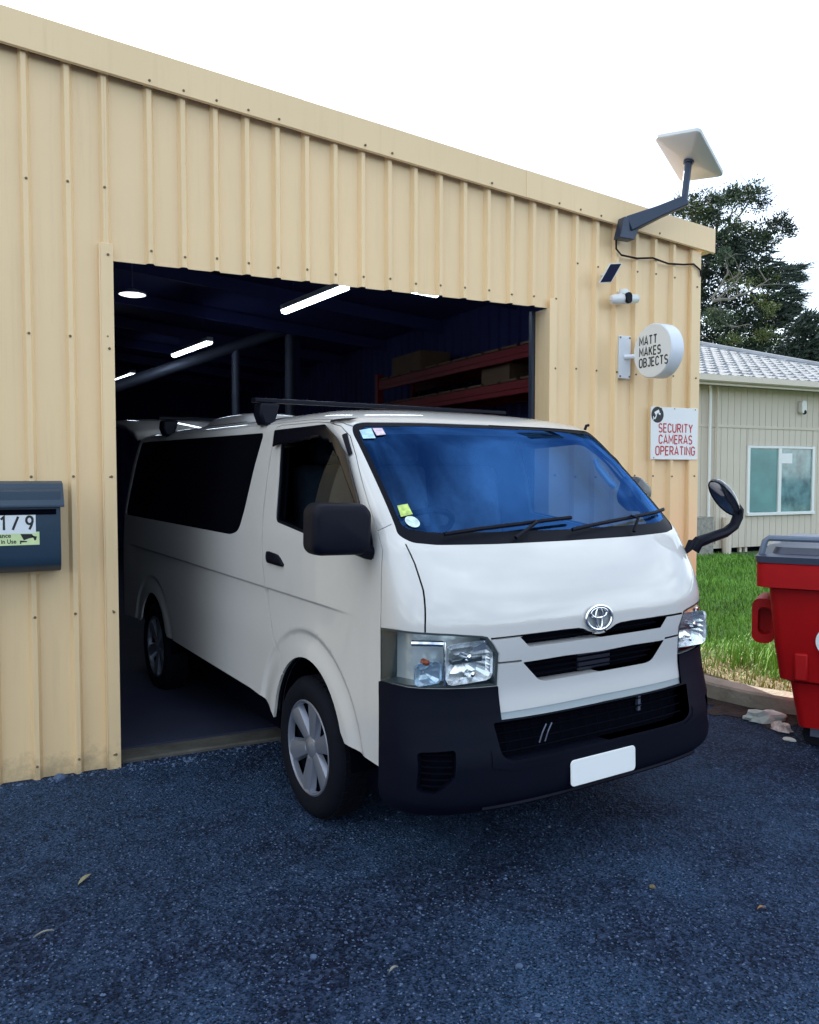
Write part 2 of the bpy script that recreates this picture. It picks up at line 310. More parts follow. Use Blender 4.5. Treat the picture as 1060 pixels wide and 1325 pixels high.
def lettering(name, s, h, m, parent, loc, rot, sw=.15, sx=1.0, gap=.20, align='LEFT'):
    """letters drawn as flat pen strokes of one width"""
    mb = MB(); x = 0; k = 0
    for ch in s:
        wd, strokes = GLY[ch]
        for st in strokes:
            P = [Vector(((x+p[0]*sx)*h, p[1]*h)) for p in st]; n = len(P); L_, R_ = [], []; hw = sw*h/2
            for i in range(n):
                a = (P[i]-P[i-1]).normalized() if i else (P[1]-P[0]).normalized(); b = (P[i+1]-P[i]).normalized() if i < n-1 else a
                na, nb = Vector((-a.y, a.x)), Vector((-b.y, b.x)); mt = (na+nb)
                mt = mt.normalized() if mt.length > 1e-4 else na; c = max(.45, mt.dot(na)); L_.append(P[i]+mt*hw/c); R_.append(P[i]-mt*hw/c)
            z = .0003*(k % 3); k += 1
            mb.add([(p.x, p.y, z) for p in L_]+[(p.x, p.y, z) for p in R_], [(n+i, n+i+1, i+1, i) for i in range(n-1)])
        x += wd*sx+gap
    w_ = (x-gap)*h
    if align == 'CENTER': mb.v = [(p[0]-w_/2, p[1], p[2]) for p in mb.v]
    return mb.build(name, m, parent, loc, rot, fix=False)

# ------------------------------------------------------------------ ground
g = MB()
xs = [-300, -60, -20, -10, 4.45, 8, 60, 300]; ys = [-300, -60, -20, -3, -1.1, -.6, -.1, 12, 60, 300]
GZ = {-300: -.02, -60: -.02, -20: -.02, -3: -.02, -1.1: -.02, -.6: -.012, -.1: 0, 12: 0, 60: 0, 300: 0}
def gz(y): return float(np.interp(y, [-1.1, -.6, -.1], [-.02, -.012, 0]))
g.add([(x, y, GZ[y]) for y in ys for x in xs], [(j*len(xs)+i, j*len(xs)+i+1, (j+1)*len(xs)+i+1, (j+1)*len(xs)+i) for j in range(len(ys)-1) for i in range(len(xs)-1)])
tag(g.build('asphalt_yard', M_ASPH), kind='structure')
# lawn behind the kerb: kerb runs from the shed corner towards the camera's right
KP = [(4.49, .15), (4.50, -.20), (4.53, -.50), (4.58, -.74), (4.69, -.97), (4.92, -1.28), (5.25, -1.65), (5.7, -2.05), (6.4, -2.5), (8, -3.2), (14, -5.0), (40, -10)]
lw = MB()
lp = [(x + .13, y + .06, .10) for x, y in KP] + [(60, -10, .10), (60, 60, .10), (4.9, 60, .10)]
lw.add(lp, [tuple(range(len(lp)))])
tag(lw.build('lawn', M_LAWN), kind='structure')
kb = MB(); n = len(KP); vs = []
for i, (x, y) in enumerate(KP):
    d = Vector((KP[min(i+1, n-1)][0]-KP[max(i-1, 0)][0], KP[min(i+1, n-1)][1]-KP[max(i-1, 0)][1], 0)).normalized(); nn = Vector((-d.y, d.x, 0))
    for off, z in ((0, -.05), (0.0, .105), (.015, .12), (.15, .125), (.16, .06)):
        p = Vector((x, y, 0)) + nn*off; vs.append((p.x, p.y, z))
kb.add(vs, [(i*5+j, i*5+j+1, (i+1)*5+j+1, (i+1)*5+j) for i in range(n-1) for j in range(4)])
tag(kb.build('kerb', M_CONC, smooth=True), kind='structure')
# dry verge soil strip behind the kerb
ve = MB(); vs = []
for i, (x, y) in enumerate(KP[:9]):
    d = Vector((KP[i+1][0]-KP[max(i-1, 0)][0], KP[i+1][1]-KP[max(i-1, 0)][1], 0)).normalized(); nn = Vector((-d.y, d.x, 0))
    for off in (.15, .95 + .1*math.sin(i*2.1)):
        p = Vector((x, y, 0)) + nn*off; vs.append((p.x, p.y, .108))
ve.add(vs, [(2*i, 2*i+1, 2*i+3, 2*i+2) for i in range(8)])
tag(ve.build('verge_soil', M_VERGE), kind='structure')
so = MB(); vs = []; rk = random.Random(21); KQ = []
for i in range(8):
    for j in range(6): KQ.append((KP[i][0]+(KP[i+1][0]-KP[i][0])*j/6, KP[i][1]+(KP[i+1][1]-KP[i][1])*j/6))
for i, (x, y) in enumerate(KQ[:-1]):
    d = Vector((KQ[i+1][0]-x, KQ[i+1][1]-y, 0)).normalized(); nn = Vector((-d.y, d.x, 0)); p0 = Vector((x, y, 0)) + nn*.01; p1 = Vector((x, y, 0)) - nn*(.22 + .12*math.sin(i*.9) + rk.uniform(-.05, .05))
    vs += [(p0.x, p0.y, .012), (p1.x, p1.y, float(np.interp(p1.y, [-1.1, -.6, -.1], [-.02, -.012, 0])) + .004)]
so.add(vs, [(2*i, 2*i+1, 2*i+3, 2*i+2) for i in range(len(KQ)-2)])
tag(so.build('gutter_soil', mat('dark_gutter_soil', (.028, .022, .022), .95, var=.5, vscale=14, bump=.6, bscale=45)), kind='structure')
# shed slab and worn threshold
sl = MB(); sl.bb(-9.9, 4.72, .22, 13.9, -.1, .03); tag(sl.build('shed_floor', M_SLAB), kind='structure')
th = MB(); th.bb(.54, 3.38, .03, .218, -.05, .022); tag(th.build('door_threshold', M_THRESH, bevel=.01), kind='structure')

def inside_lawn(x, y):
    for i in range(len(KP)-1):
        pass
    # right of the kerb polyline
    for i in range(len(KP)-1):
        (x0, y0), (x1, y1) = KP[i], KP[i+1]
        if min(y0, y1) <= y <= max(y0, y1):
            t = (y-y0)/(y1-y0) if y1 != y0 else 0
            return x - (x0 + t*(x1-x0))
    return x - 4.62 if y > 0 else -1
rg = random.Random(3)
gb = MB(); gy = MB()
def blade(mb, x, y, z, h, wd, lean, az):
    dx, dy = math.cos(az), math.sin(az); px, py = -dy*wd, dx*wd; b = len(mb.v)
    mb.v += [(x-px, y-py, z), (x+px, y+py, z), (x+px*.6+dx*lean*.45, y+py*.6+dy*lean*.45, z+h*.6), (x-px*.6+dx*lean*.45, y-py*.6+dy*lean*.45, z+h*.6), (x+dx*lean, y+dy*lean, z+h)]
    mb.f += [(b, b+1, b+2, b+3), (b+3, b+2, b+4)]
for i in range(52000):
    d = 4.5 + 12*rg.random()**1.3
    ang = R(rg.uniform(17, 31)); 
    fx, fy = math.sin(YAW+ang-R(0)), math.cos(YAW+ang)
    x, y = d*fx, -4.75 + d*fy
    k = inside_lawn(x, y)
    if k < .18: continue
    edge = k < .75 + .25*math.sin(x*5+y*3)
    if edge and rg.random() < .45: continue
    far = d/8
    if edge and rg.random() < .72: blade(gy, x, y, .105, rg.uniform(.02, .06), .004, rg.uniform(.01, .05), rg.uniform(0, 6.3))
    else: blade(gb, x, y, .10, rg.choice([.03, .04, .05, .065, .09]), .0045*max(1, far), rg.uniform(.01, .05), rg.uniform(0, 6.3))
for cx, cy in ((5.35, -.35), (5.55, -.2), (5.2, -.1), (5.75, -.5)):
    for i in range(130): blade(gb, cx+rg.gauss(0, .10), cy+rg.gauss(0, .10), .10, rg.uniform(.08, .24), .005, rg.uniform(.02, .10), rg.uniform(0, 6.3))
tag(gb.build('grass', M_GRASS, fix=False), 'green lawn between the cream shed and the neighbouring house', 'grass', kind='stuff')
tag(gy.build('dry_grass', M_GRASSY, fix=False), 'dry yellowed grass on the verge along the concrete kerb', 'grass', kind='stuff')

# loose gravel: thousands of little stones, real geometry
gv = MB()
OCT = [(0,2,4),(2,1,4),(1,3,4),(3,0,4),(2,0,5),(1,2,5),(3,1,5),(0,3,5)]
def stone(mb, x, y, z, s, rr):
    a = rr.uniform(0, 3.14); ca, sa = math.cos(a), math.sin(a); e = [s*rr.uniform(.6, 1.3) for _ in range(3)]
    P = [(e[0],0,0),(-e[0],0,0),(0,e[1],0),(0,-e[1],0),(rr.uniform(-.2,.2)*s,rr.uniform(-.2,.2)*s,e[2]*.7),(0,0,-e[2]*.4)]
    b = len(mb.v); mb.v += [(x+p[0]*ca-p[1]*sa, y+p[0]*sa+p[1]*ca, z+p[2]) for p in P]; mb.f += [tuple(i+b for i in f) for f in OCT]
for i in range(24000):
    d = 1.6 + 6.5*rg.random()**1.1; ang = R(rg.uniform(-28, 28)); x, y = d*math.sin(YAW+ang), -4.75+d*math.cos(YAW+ang)
    if y > -.02 and not (.54 < x < 3.35 and y < .03): continue
    if x > 4.5 and inside_lawn(x, y) > -.02: continue
    s = rg.choice([.002, .0025, .003, .0035, .0045, .0055]) * (1 if rg.random() < .98 else 1.9)
    stone(gv, x, y, s*.15 + gz(y), s, rg)
for i in range(260):      # denser strip of loose stones at the foot of the wall
    x = rg.uniform(-.6, .95); y = -abs(rg.gauss(0, .05)) - .01 - .03
    stone(gv, x, y, .002, rg.choice([.003, .004, .005, .007, .012]), rg)
for i in range(140):
    stone(gv, rg.uniform(.55, 2.0), -abs(rg.gauss(0, .07))+.02, .003, rg.uniform(.004, .010), rg)
tag(gv.build('gravel', M_RUBBLE, fix=False), 'loose pale stone chips scattered over the dark asphalt yard', 'gravel', kind='stuff')

# ------------------------------------------------------------------ the cream steel workshop
SHED = thing('workshop_building', 'cream ribbed-steel workshop with a wide open doorway and sloping roof edge', 'building', (0, 0, 0))
def barge_top(x): return 3.972 - .0978*(x - .013)
RIBS = [.113 - .1935*k for k in range(1, 18)][::-1] + [.113, .317, .500] + [.7315 + .1806*k for k in range(0, 23)]
RIBS = [r for r in RIBS if r < 4.66]
RD = .033
def sheet(x0, x1, zb):
    pts = [(x0, 0)]
    for r in RIBS:
        for dx, dy in ((-.027, 0), (-.011, -RD), (.011, -RD), (.027, 0)):
            if x0 < r+dx < x1: pts.append((r+dx, dy))
    pts.append((x1, 0))
    if len(pts) > 2:
        if pts[1][1] != 0: pts[0] = (x0, pts[1][1])
        if pts[-2][1] != 0: pts[-1] = (x1, pts[-2][1])
    vs = [(x, y, zb) for x, y in pts] + [(x, y, barge_top(x) - .165) for x, y in pts]
    n = len(pts); mb = MB(); mb.add(vs, [(i, i+1, n+i+1, n+i) for i in range(n-1)])
    return mb
def build_sheet(x0, x1, zb):
    o = sheet(x0, x1, zb).build('wall_sheet', M_CREAM, SHED, fix=False)
    sol = o.modifiers.new('t', 'SOLIDIFY'); sol.thickness = .0015; sol.offset = 1
left_edges = [-3.2, -2.4, -1.626, -.8525, -.0805+.001, .50]
for a, b in zip(left_edges[:-1], left_edges[1:]): build_sheet(a, b, -.02)
head = [.5005, 1.2733, 1.9957, 2.7181, 3.395]
for a, b in zip(head[:-1], head[1:]): build_sheet(a, b, 2.777)
for a, b in zip([3.396, 4.1629], [4.163, 4.70]): build_sheet(a, b, -.02)
# flashings
mb = MB(); mb.bb(.470, .534, -.038, -.034, -.01, 2.86); mb.bb(.530, .534, -.034, .12, -.01, 2.776); mb.bb(.462, .470, -.036, -.001, -.01, 2.86)
mb.build('door_jamb_flashing', M_CREAM, SHED, bevel=.002)
mb = MB(); mb.bb(3.392, 3.452, -.036, -.033, -.01, 2.84); mb.bb(3.392, 3.396, -.033, .14, -.01, 2.776)
mb.build('door_jamb_flashing', M_CREAM, SHED, bevel=.002)
mb = MB(); mb.bb(3.365, 3.389, .142, .18, 0, 2.78); mb.build('door_guide', M_MAST, SHED)
mb = MB(); mb.bb(4.70, 4.79, -.036, -.030, -.02, 3.345); mb.bb(4.784, 4.79, -.03, .12, -.02, 3.345); mb.bb(4.694, 4.70, -.033, .001, -.02, 3.345)
mb.build('corner_flashing', M_CREAM, SHED, bevel=.002)
# barge flashing in three lengths, lapped
def barge(x0, x1, dy):
    mb = MB(); zt = barge_top
    prof = [(-.050-dy, -.185), (-.064-dy, -.178), (-.064-dy, 0), (.16, .004), (.16, -.03), (-.057-dy, -.03)]
    n = len(prof)
    vs = [(x0, y, zt(x0)+z) for y, z in prof] + [(x1, y, zt(x1)+z) for y, z in prof]
    mb.add(vs, [(i, (i+1), n+i+1, n+i) for i in range(n-1)] + [tuple(range(n)), tuple(range(n, 2*n))])
    mb.build('barge_flashing', M_CREAM, SHED)
barge(-3.3, 1.60, .003); barge(1.57, 3.20, 0.0); barge(3.17, 4.90, .003)
mb = MB()      # barge end return + gutter end under the corner
mb.bb(4.80, 4.896, -.03, 13.9, 3.325, 3.345); mb.bb(4.88, 4.897, -.03, 13.9, 3.345, 3.47)
mb.build('eave_gutter', M_CREAM, SHED)
# screws on the ribs
mb = MB(); rs = random.Random(5)
def screw(x, y, z):
    mb.lathe([(.0075, 0), (.0075, -.003), (.0045, -.004), (.0045, -.008)], 8, 'y', (x, y, z))
for r in RIBS:
    if r < -.9: continue
    if r < .52: zs = [.075, .87, 1.61, 2.36, 3.15]
    elif r < 3.39: zs = [2.84]
    else: zs = [1.61, 2.36, 2.84 if r < 3.5 else 3.1]
    for z in zs: screw(r + rs.uniform(-.004, .004), -RD, z + rs.uniform(-.008, .008))
    if r > .52: screw(r + .0, -.066, barge_top(r) - .155) if rs.random() < .8 else None
for z in (.08, .87, 1.61, 2.30, 2.80): screw(.508, -.038, z)
for z in (.6, 1.61, 2.36, 3.05): screw(4.752, -.036, z)
tag(mb.build('screws', M_SCREW, SHED), kind='stuff')
# roof, other walls (ribbed), inside frame
mb = MB(); xr = -3.3
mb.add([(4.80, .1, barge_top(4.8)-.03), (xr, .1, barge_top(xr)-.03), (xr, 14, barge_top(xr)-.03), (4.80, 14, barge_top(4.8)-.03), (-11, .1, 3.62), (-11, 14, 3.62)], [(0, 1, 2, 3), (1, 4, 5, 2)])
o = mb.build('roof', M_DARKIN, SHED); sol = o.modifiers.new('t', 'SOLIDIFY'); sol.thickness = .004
def ribbed_wall(name, p0, p1, h0, h1, pitch=.2):
    p0, p1 = Vector(p0), Vector(p1); d = (p1-p0); Ln = d.length; d.normalize(); nn = Vector((-d.y, d.x)); pts = []
    s = 0
    while s < Ln - pitch:
        pts += [(s, 0), (s+pitch-.06, 0), (s+pitch-.045, .028), (s+pitch-.015, .028)]; s += pitch
    pts.append((Ln, 0)); n = len(pts); vs = []
    for z in (0, 1):
        for a, b in pts:
            q = p0 + d*a + nn*b; t = a/Ln; vs.append((q.x, q.y, (h0 + (h1-h0)*t) if z else -.02))
    m = MB(); m.add(vs, [(i, i+1, n+i+1, n+i) for i in range(n-1)]); return m
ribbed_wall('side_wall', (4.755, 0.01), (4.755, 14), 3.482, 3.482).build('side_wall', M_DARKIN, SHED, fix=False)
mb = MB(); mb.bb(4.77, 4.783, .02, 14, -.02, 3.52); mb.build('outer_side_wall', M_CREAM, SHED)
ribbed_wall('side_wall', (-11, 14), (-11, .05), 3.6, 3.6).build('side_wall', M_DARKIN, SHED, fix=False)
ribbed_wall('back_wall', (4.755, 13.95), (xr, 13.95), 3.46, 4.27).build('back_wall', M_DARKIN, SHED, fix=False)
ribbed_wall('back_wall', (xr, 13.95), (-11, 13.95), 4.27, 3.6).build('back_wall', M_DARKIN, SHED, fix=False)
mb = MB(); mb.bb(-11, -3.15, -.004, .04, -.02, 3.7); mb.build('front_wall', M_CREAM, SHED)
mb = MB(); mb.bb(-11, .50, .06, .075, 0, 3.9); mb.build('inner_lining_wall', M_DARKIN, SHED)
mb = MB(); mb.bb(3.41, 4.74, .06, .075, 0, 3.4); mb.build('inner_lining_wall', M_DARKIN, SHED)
for k in range(9):      # purlins along x under the roof, following the slope
    y = .8 + 1.6*k; mb = MB()
    x0, x1 = -3.2, 4.74
    mb.add([(x0, y, barge_top(x0)-.19), (x1, y, barge_top(x1)-.19), (x1, y+.06, barge_top(x1)-.19), (x0, y+.06, barge_top(x0)-.19),
            (x0, y, barge_top(x0)-.05), (x1, y, barge_top(x1)-.05), (x1, y+.06, barge_top(x1)-.05), (x0, y+.06, barge_top(x0)-.05)],
           [(0,3,2,1),(4,5,6,7),(0,1,5,4),(1,2,6,5),(2,3,7,6),(3,0,4,7)])
    mb.build('purlin', M_DARKIN, SHED)
mb = MB(); mb.lathe([(.15, .56), (.15, 3.36)], 20, 'x', (0, .33, 3.14)); mb.build('rolled_door', M_DARKIN, SHED, smooth=True)

# ---- things inside the shed
def batten(x0, y0, x1, y1, z, label):
    dx, dy = x1-x0, y1-y0; ln = math.hypot(dx, dy)
    t = thing('fluorescent_light', label, 'light', ((x0+x1)/2, (y0+y1)/2, z), (0, 0, math.atan2(dy, dx)), 'lit fluorescent battens in the shed')
    m = MB(); m.box((0, 0, .035), (ln+.04, .075, .05)); m.build('housing', M_BATON, t, bevel=.005)
    m = MB(); m.prism([(-.038, .01), (-.030, -.016), (0, -.024), (.030, -.016), (.038, .01)], 'x', -ln/2, ln/2); m.build('diffuser', M_TUBE, t)
    for q in (-ln/3, ln/3):
        m = MB(); m.tube([(q, 0, .06), (q, 0, .5)], .003, 5); m.build('hanger', M_DARKIN, t)
batten(2.29, 2.50, 2.43, 1.36, 3.10, 'nearest lit fluorescent batten, just under the doorway top')
batten(1.89, 5.75, 2.06, 4.54, 3.10, 'middle lit fluorescent batten of the row in the dark shed')
batten(1.55, 9.01, 1.69, 7.94, 3.10, 'farthest lit fluorescent batten, at the left door jamb')
batten(2.67, 1.44, 3.37, 1.60, 3.178, 'lit batten running crosswise, almost hidden by the door header')
t = thing('dome_lamp', 'round white lamp under the shed roof at the left of the doorway', 'lamp', (.94, 2.28, 3.08))
m = MB(); m.lathe([(.03, .045), (.06, .03), (.108, .010), (.112, 0)], 24); m.build('shade', M_BATON, t, smooth=True)
m = MB(); m.lathe([(.104, -.001), (.08, -.008), (.001, -.011)], 24, cap=False); m.build('diffuser', mat('lamp_diffuser', (.8, .8, .8), .5, emit=(.9, .95, 1), estr=.9), t, smooth=True)
m = MB(); m.tube([(0, 0, .045), (0, 0, .6)], .004, 6); m.build('stem', M_STEEL, t)
t = thing('pallet_rack', 'red steel pallet rack along the right side of the shed', 'rack', (4.2, 0, 0))
for y in (1.15, 4.62):
    for x in (-.03, .46):
        m = MB(); m.bb(x-.04, x+.04, y-.04, y+.04, .03, 2.86); m.build('upright', M_RACK, t, bevel=.004)
for z0, z1 in ((2.66, 2.775), (2.35, 2.47), (1.2, 1.31)):
    for x in (-.035, .465):
        m = MB(); m.bb(x-.02, x+.02, 1.19, 4.58, z0, z1); m.bb(x-.028, x-.018, 1.19, 4.58, z0+.045, z0+.06); m.build('beam', M_RACK, t, bevel=.003)
for z in (2.78, 2.475, 1.315):
    m = MB()
    for k in range(11): m.bb(-.06, .5, 1.2+.31*k, 1.45+.31*k, z, z+.02)
    m.build('deck_boards', M_BOX, t)
for (x, y, z, d, lb) in ((4.38, 3.9, 2.80, (.38, .75, .22), 'brown carton on the top level of the red rack'), (4.42, 2.0, 2.497, (.4, .5, .16), 'brown carton low in the gap between red rack beams')):
    b = MB(); b.box((0, 0, d[2]/2), d); b.box((0, 0, d[2]), (d[0]-.01, .05, .004)); tag(b.build('carton', M_BOX, None, (x, y, z), bevel=.004), lb, 'box')
t = thing('exhaust_duct', 'long grey overhead duct with two vertical drops above the van roof', 'duct', (0, 6, 0))
m = MB(); m.tube([(.2, 0, 2.31), (1.39, 0, 2.776), (3.464, 0, 3.594)], .075, 12); m.build('duct_pipe', M_STEEL, t, smooth=True)
m = MB(); m.tube([(3.464, 0, 3.62), (3.46, 0, .03)], .07, 12); m.build('duct_drop', M_STEEL, t, smooth=True)
m = MB(); m.tube([(2.724, 0, 3.29), (2.718, 0, 1.2)], .055, 12); m.build('duct_drop', M_STEEL, t, smooth=True)
m = MB(); m.bb(3.56, 3.64, .1, .22, .03, 3.5); m.build('post', M_DARKIN, t)

# ------------------------------------------------------------------ letterbox
t = thing('letterbox', 'navy steel letterbox with number sticker on the wall left of the doorway', 'letterbox', (.03, -.03, 1.118))
m = MB(); m.prism([(0, 0), (0, .46), (-.16, .42), (-.165, .345), (-.165, .09), (-.150, .04), (-.11, .008), (-.06, 0)], 'x', -.211, .211); m.build('body', M_NAVY, t, bevel=.003)
m = MB(); m.prism([(-.002, .465), (-.002, .47), (-.09, .457), (-.185, .350), (-.185, .338), (-.178, .338), (-.178, .348), (-.088, .452)], 'x', -.222, .228); m.build('lid', M_NAVY, t, bevel=.0015)
m = MB(); m.bb(-.190, .190, -.168, -.160, .300, .328); m.build('mail_slot', M_VOID, t)
m = MB(); m.box((0, -.1662, .258), (.30, .0015, .102)); o = m.build('number_sticker', M_STICKW, t); o.location = (-.056, 0, 0)
lettering('numerals', '1 / 9', .066, M_INK, o, (-.008, -.1675, .226), (math.pi/2, 0, 0), .17, .78, .17)
m = MB(); m.box((0, -.1662, .181), (.34, .0012, .066)); o2 = m.build('warning_sticker', M_STICKY, t); o2.location = (-.06, 0, 0)
text('print', 'Surveillance', .030, M_INK, o2, (-.10, -.1671, .188), (math.pi/2, 0, 0), .0003, .98, bold=.0006)
text('print', 'Camera in Use', .030, M_INK, o2, (-.10, -.1671, .158), (math.pi/2, 0, 0), .0003, .90, bold=.0006)
m = MB()
for poly in ([(.082, .205), (.135, .203), (.148, .186), (.118, .180), (.098, .172)], [(.128, .196), (.158, .190), (.154, .172), (.146, .170), (.143, .182)], [(.080, .172), (.112, .168), (.112, .163), (.086, .162), (.086, .154), (.080, .154)]):
    m.prism(poly, 'y', -.1672, -.1668)
m.build('camera_pictogram', M_INK, o2)

# ------------------------------------------------------------------ satellite dish on the roof edge
rv = Vector((.898, -.44, 0)); av = Vector((.44, .898, 0)); zv = Vector((0, 0, 1))
t = thing('satellite_dish', 'flat white rectangular satellite dish on a dark arm at the roof corner', 'satellite dish', (3.985, -.066, 3.36))
pc = Vector((4.375, -.32, 3.865)) - t.location
va = (pc + t.location - camo.location).normalized(); vr = va.cross(zv).normalized(); vu = vr.cross(va)
e1 = (vr*.53 + vu*.02 - va*.22).normalized(); e2 = (vr*.32 - vu*.57 + va*.72).normalized(); e2 = (e2 - e1*e2.dot(e1)).normalized(); e3 = e1.cross(e2).normalized()   # e3: side of the pole
if e3.dot(Vector((0, 0, -1))) < 0: e3 = -e3
pan = rrect(.32, .53, .03, 4)
m = MB(); k = len(pan)
vs = [pc + e1*p[0] + e2*p[1] - e3*.018 for p in pan] + [pc + e1*p[0] + e2*p[1] + e3*.004 for p in pan] + [pc + e1*p[0]*.94 + e2*p[1]*.965 + e3*.013 for p in pan] + [pc + e1*p[0]*.3 + e2*p[1]*.3 + e3*.034 for p in pan]
m.add(vs, [tuple(range(k))] + [(i, (i+1) % k, k+(i+1) % k, k+i) for i in range(k)] + [(k+i, k+(i+1) % k, 2*k+(i+1) % k, 2*k+i) for i in range(k)] + [(2*k+i, 2*k+(i+1) % k, 3*k+(i+1) % k, 3*k+i) for i in range(k)] + [tuple(range(3*k, 4*k))])
m.build('panel', M_DISHW, t, smooth=True, sharp=40)
knee = Vector((4.325, -.32, 3.545)) - t.location; top = pc + e3*.03
m = MB(); m.tube([knee + Vector((0, 0, -.015)), knee + (top-knee)*.5, top], .026, 12); m.build('mast', M_MAST, t, smooth=True)
m = MB(); m.tube([top - (top-knee).normalized()*.02, top + e3*-.004], .036, 14); m.build('collar', M_MAST, t, smooth=True)
m = MB()
a0, a1 = Vector((.03, -.04, .04)), knee
d = (a1-a0); dn = d.normalized(); sx = dn.cross(zv).normalized(); upv = sx.cross(dn)
vs = []
for p, wd, hh in ((a0, .045, .055), (a0 + d*.55, .034, .040), (a1 + dn*.02, .03, .035)):
    vs += [p + sx*wd + upv*hh, p - sx*wd + upv*hh, p - sx*wd - upv*hh, p + sx*wd - upv*hh]
m.add(vs, [(0, 1, 2, 3), (8, 11, 10, 9)] + [(4*i+j, 4*i+(j+1) % 4, 4*i+4+(j+1) % 4, 4*i+4+j) for i in range(2) for j in range(4)]); m.build('arm', M_MAST, t, bevel=.006)
m = MB(); m.prism([(-.075, -.07), (.055, -.07), (.11, .03), (.055, .085), (-.03, .085)], 'y', -.075, .0); m.build('base_bracket', M_MAST, t, bevel=.006)
m = MB(); m.tube([(3.93, -.075, 3.30), (3.945, -.06, 3.235), (4.0, -.05, 3.20), (4.15, -.045, 3.195), (4.3, -.045, 3.215), (4.45, -.045, 3.19), (4.6, -.046, 3.20), (4.7, -.047, 3.215), (4.765, -.048, 3.18), (4.78, -.047, 3.13)], .007, 6)
tag(m.build('antenna_cable', M_BLACK, smooth=True), 'thin black cable sagging below the satellite dish along the roof edge', 'cable')

# ------------------------------------------------------------------ little solar panel, wall camera, signs
t = thing('solar_panel', 'small dark solar panel tilted on the wall above the security camera', 'solar panel', (3.82, -.03, 3.04))
O_ = Vector((-.06, -.075, -.075)); u1 = Vector((.100, -.01, .012)); u2 = Vector((.072, -.03, .137)); nrm = u1.cross(u2).normalized()
if nrm.y > 0: nrm = -nrm
def slab(m, o, a, b, nr, th): m.add([o, o+a, o+a+b, o+b, o+nr*th, o+a+nr*th, o+a+b+nr*th, o+b+nr*th], [(0,3,2,1),(4,5,6,7),(0,1,5,4),(1,2,6,5),(2,3,7,6),(3,0,4,7)])
m = MB(); slab(m, O_-nrm*.012, u1, u2, nrm, .012); m.build('frame', M_CAMW, t, bevel=.002)
m = MB(); slab(m, O_+u1*.05+u2*.04, u1*.86, u2*.92, nrm, .0015); m.build('cell', M_SOLAR, t)
m = MB(); m.tube([O_+(u1+u2)*.5-nrm*.01, Vector((.02, 0, .0))], .012, 8); m.build('mount_arm', M_CAMW, t, smooth=True)

t = thing('security_camera', 'white wall camera with a black lens below the solar panel', 'security camera', (4.0, -.10, 2.88))
m = MB(); m.tube([(-.125, .02, -.016), (-.118, .015, -.015), (-.09, .01, -.012), (.02, .0, 0), (.11, .01, .012), (.135, .015, .015)], [.012, .030, .037, .037, .032, .014], 14); m.build('housing', M_CAMW, t, smooth=True)
pts = rrect(.052, .078, .025, 5); m = MB(); m.prism([(x, z) for x, z in pts], 'y', -.046, -.02); m.build('lens', M_BLACK, t, bevel=.004)
m = MB(); m.lathe([(.046, 0), (.044, .02), (.03, .038), (.001, .043)], 16, 'z', (0, .02, .03)); m.build('mount', M_CAMW, t, smooth=True)
m = MB(); m.tube([(0, .02, .05), (0, .075, .055)], .014, 8); m.build('stem', M_CAMW, t, smooth=True)

t = thing('round_sign', 'round white projecting sign with black lettering on a bracket', 'sign', (4.05, -.03, 2.475))
m = MB(); m.bb(-.053, .055, -.012, 0, -.155, .155); m.build('wall_plate', M_SIGNS, t, bevel=.003)
m = MB(); m.tube([(0, -.01, -.0), (.03, -.05, 0), (.10, -.085, .005)], .018, 10); m.build('bracket_arm', M_SIGNS, t, smooth=True)
for sx, sz in ((-.042, -.14), (.044, -.14), (-.042, .14), (.044, .14)):
    m = MB(); m.lathe([(.007, 0), (.007, -.004)], 8, 'y', (sx, -.012, sz)); m.build('bolt', M_SCREW, t)
m = MB(); m.lathe([(.184, .040), (.190, .046), (.190, .150), (.184, .156)], 64, 'x', (0, -.25, .017)); m.build('drum', M_SIGNS, t, smooth=True, sharp=30)
m = MB(); m.lathe([(.1835, .0385), (.001, .0384)], 64, 'x', (0, -.25, .017), cap=False); m.build('face', M_SIGNW, t)
for s, z in (('MATT', .052), ('MAKES', -.025), ('OBJECTS', -.102)):
    lettering('lettering', s, .058, M_INK, t, (.0375, -.125, .014+z), (math.pi/2, 0, -math.pi/2), .175, .84, .26)

t = thing('security_sign', 'white security cameras sign with red letters on the wall corner', 'sign', (4.306, -.036, 1.735))
m = MB(); m.bb(0, .468, -.007, 0, 0, .392); m.build('board', M_SIGNW, t, bevel=.0015)
for s, z in (('SECURITY', .205), ('CAMERAS', .120), ('OPERATING', .035)):
    lettering('lettering', s, .062, M_REDINK, t, (.244, -.0078, z), (math.pi/2, 0, 0), .165, .88, .25, 'CENTER')
m = MB(); m.lathe([(.060, -.0074), (.001, -.0075)], 36, 'y', (.062, 0, .333), cap=False); em = m.build('camera_emblem', M_INK, t)
m = MB()
for poly in ([(.030, .352), (.072, .372), (.082, .352), (.040, .332)], [(.076, .350), (.092, .345), (.088, .330), (.070, .338)], [(.048, .336), (.056, .338), (.050, .316), (.042, .300), (.024, .302), (.024, .310), (.038, .312)], [(.020, .322), (.026, .322), (.026, .292), (.020, .292)]):
    m.prism(poly, 'y', -.0082, -.0078)
m.build('pictogram', M_SIGNW, em)
for sx in (.03, .10, .23, .44):
    m = MB(); m.lathe([(.005, -.007), (.005, -.009)], 8, 'y', (sx, 0, .382 if sx > .08 else .012)); m.build('fixing_screw', M_SCREW, t)

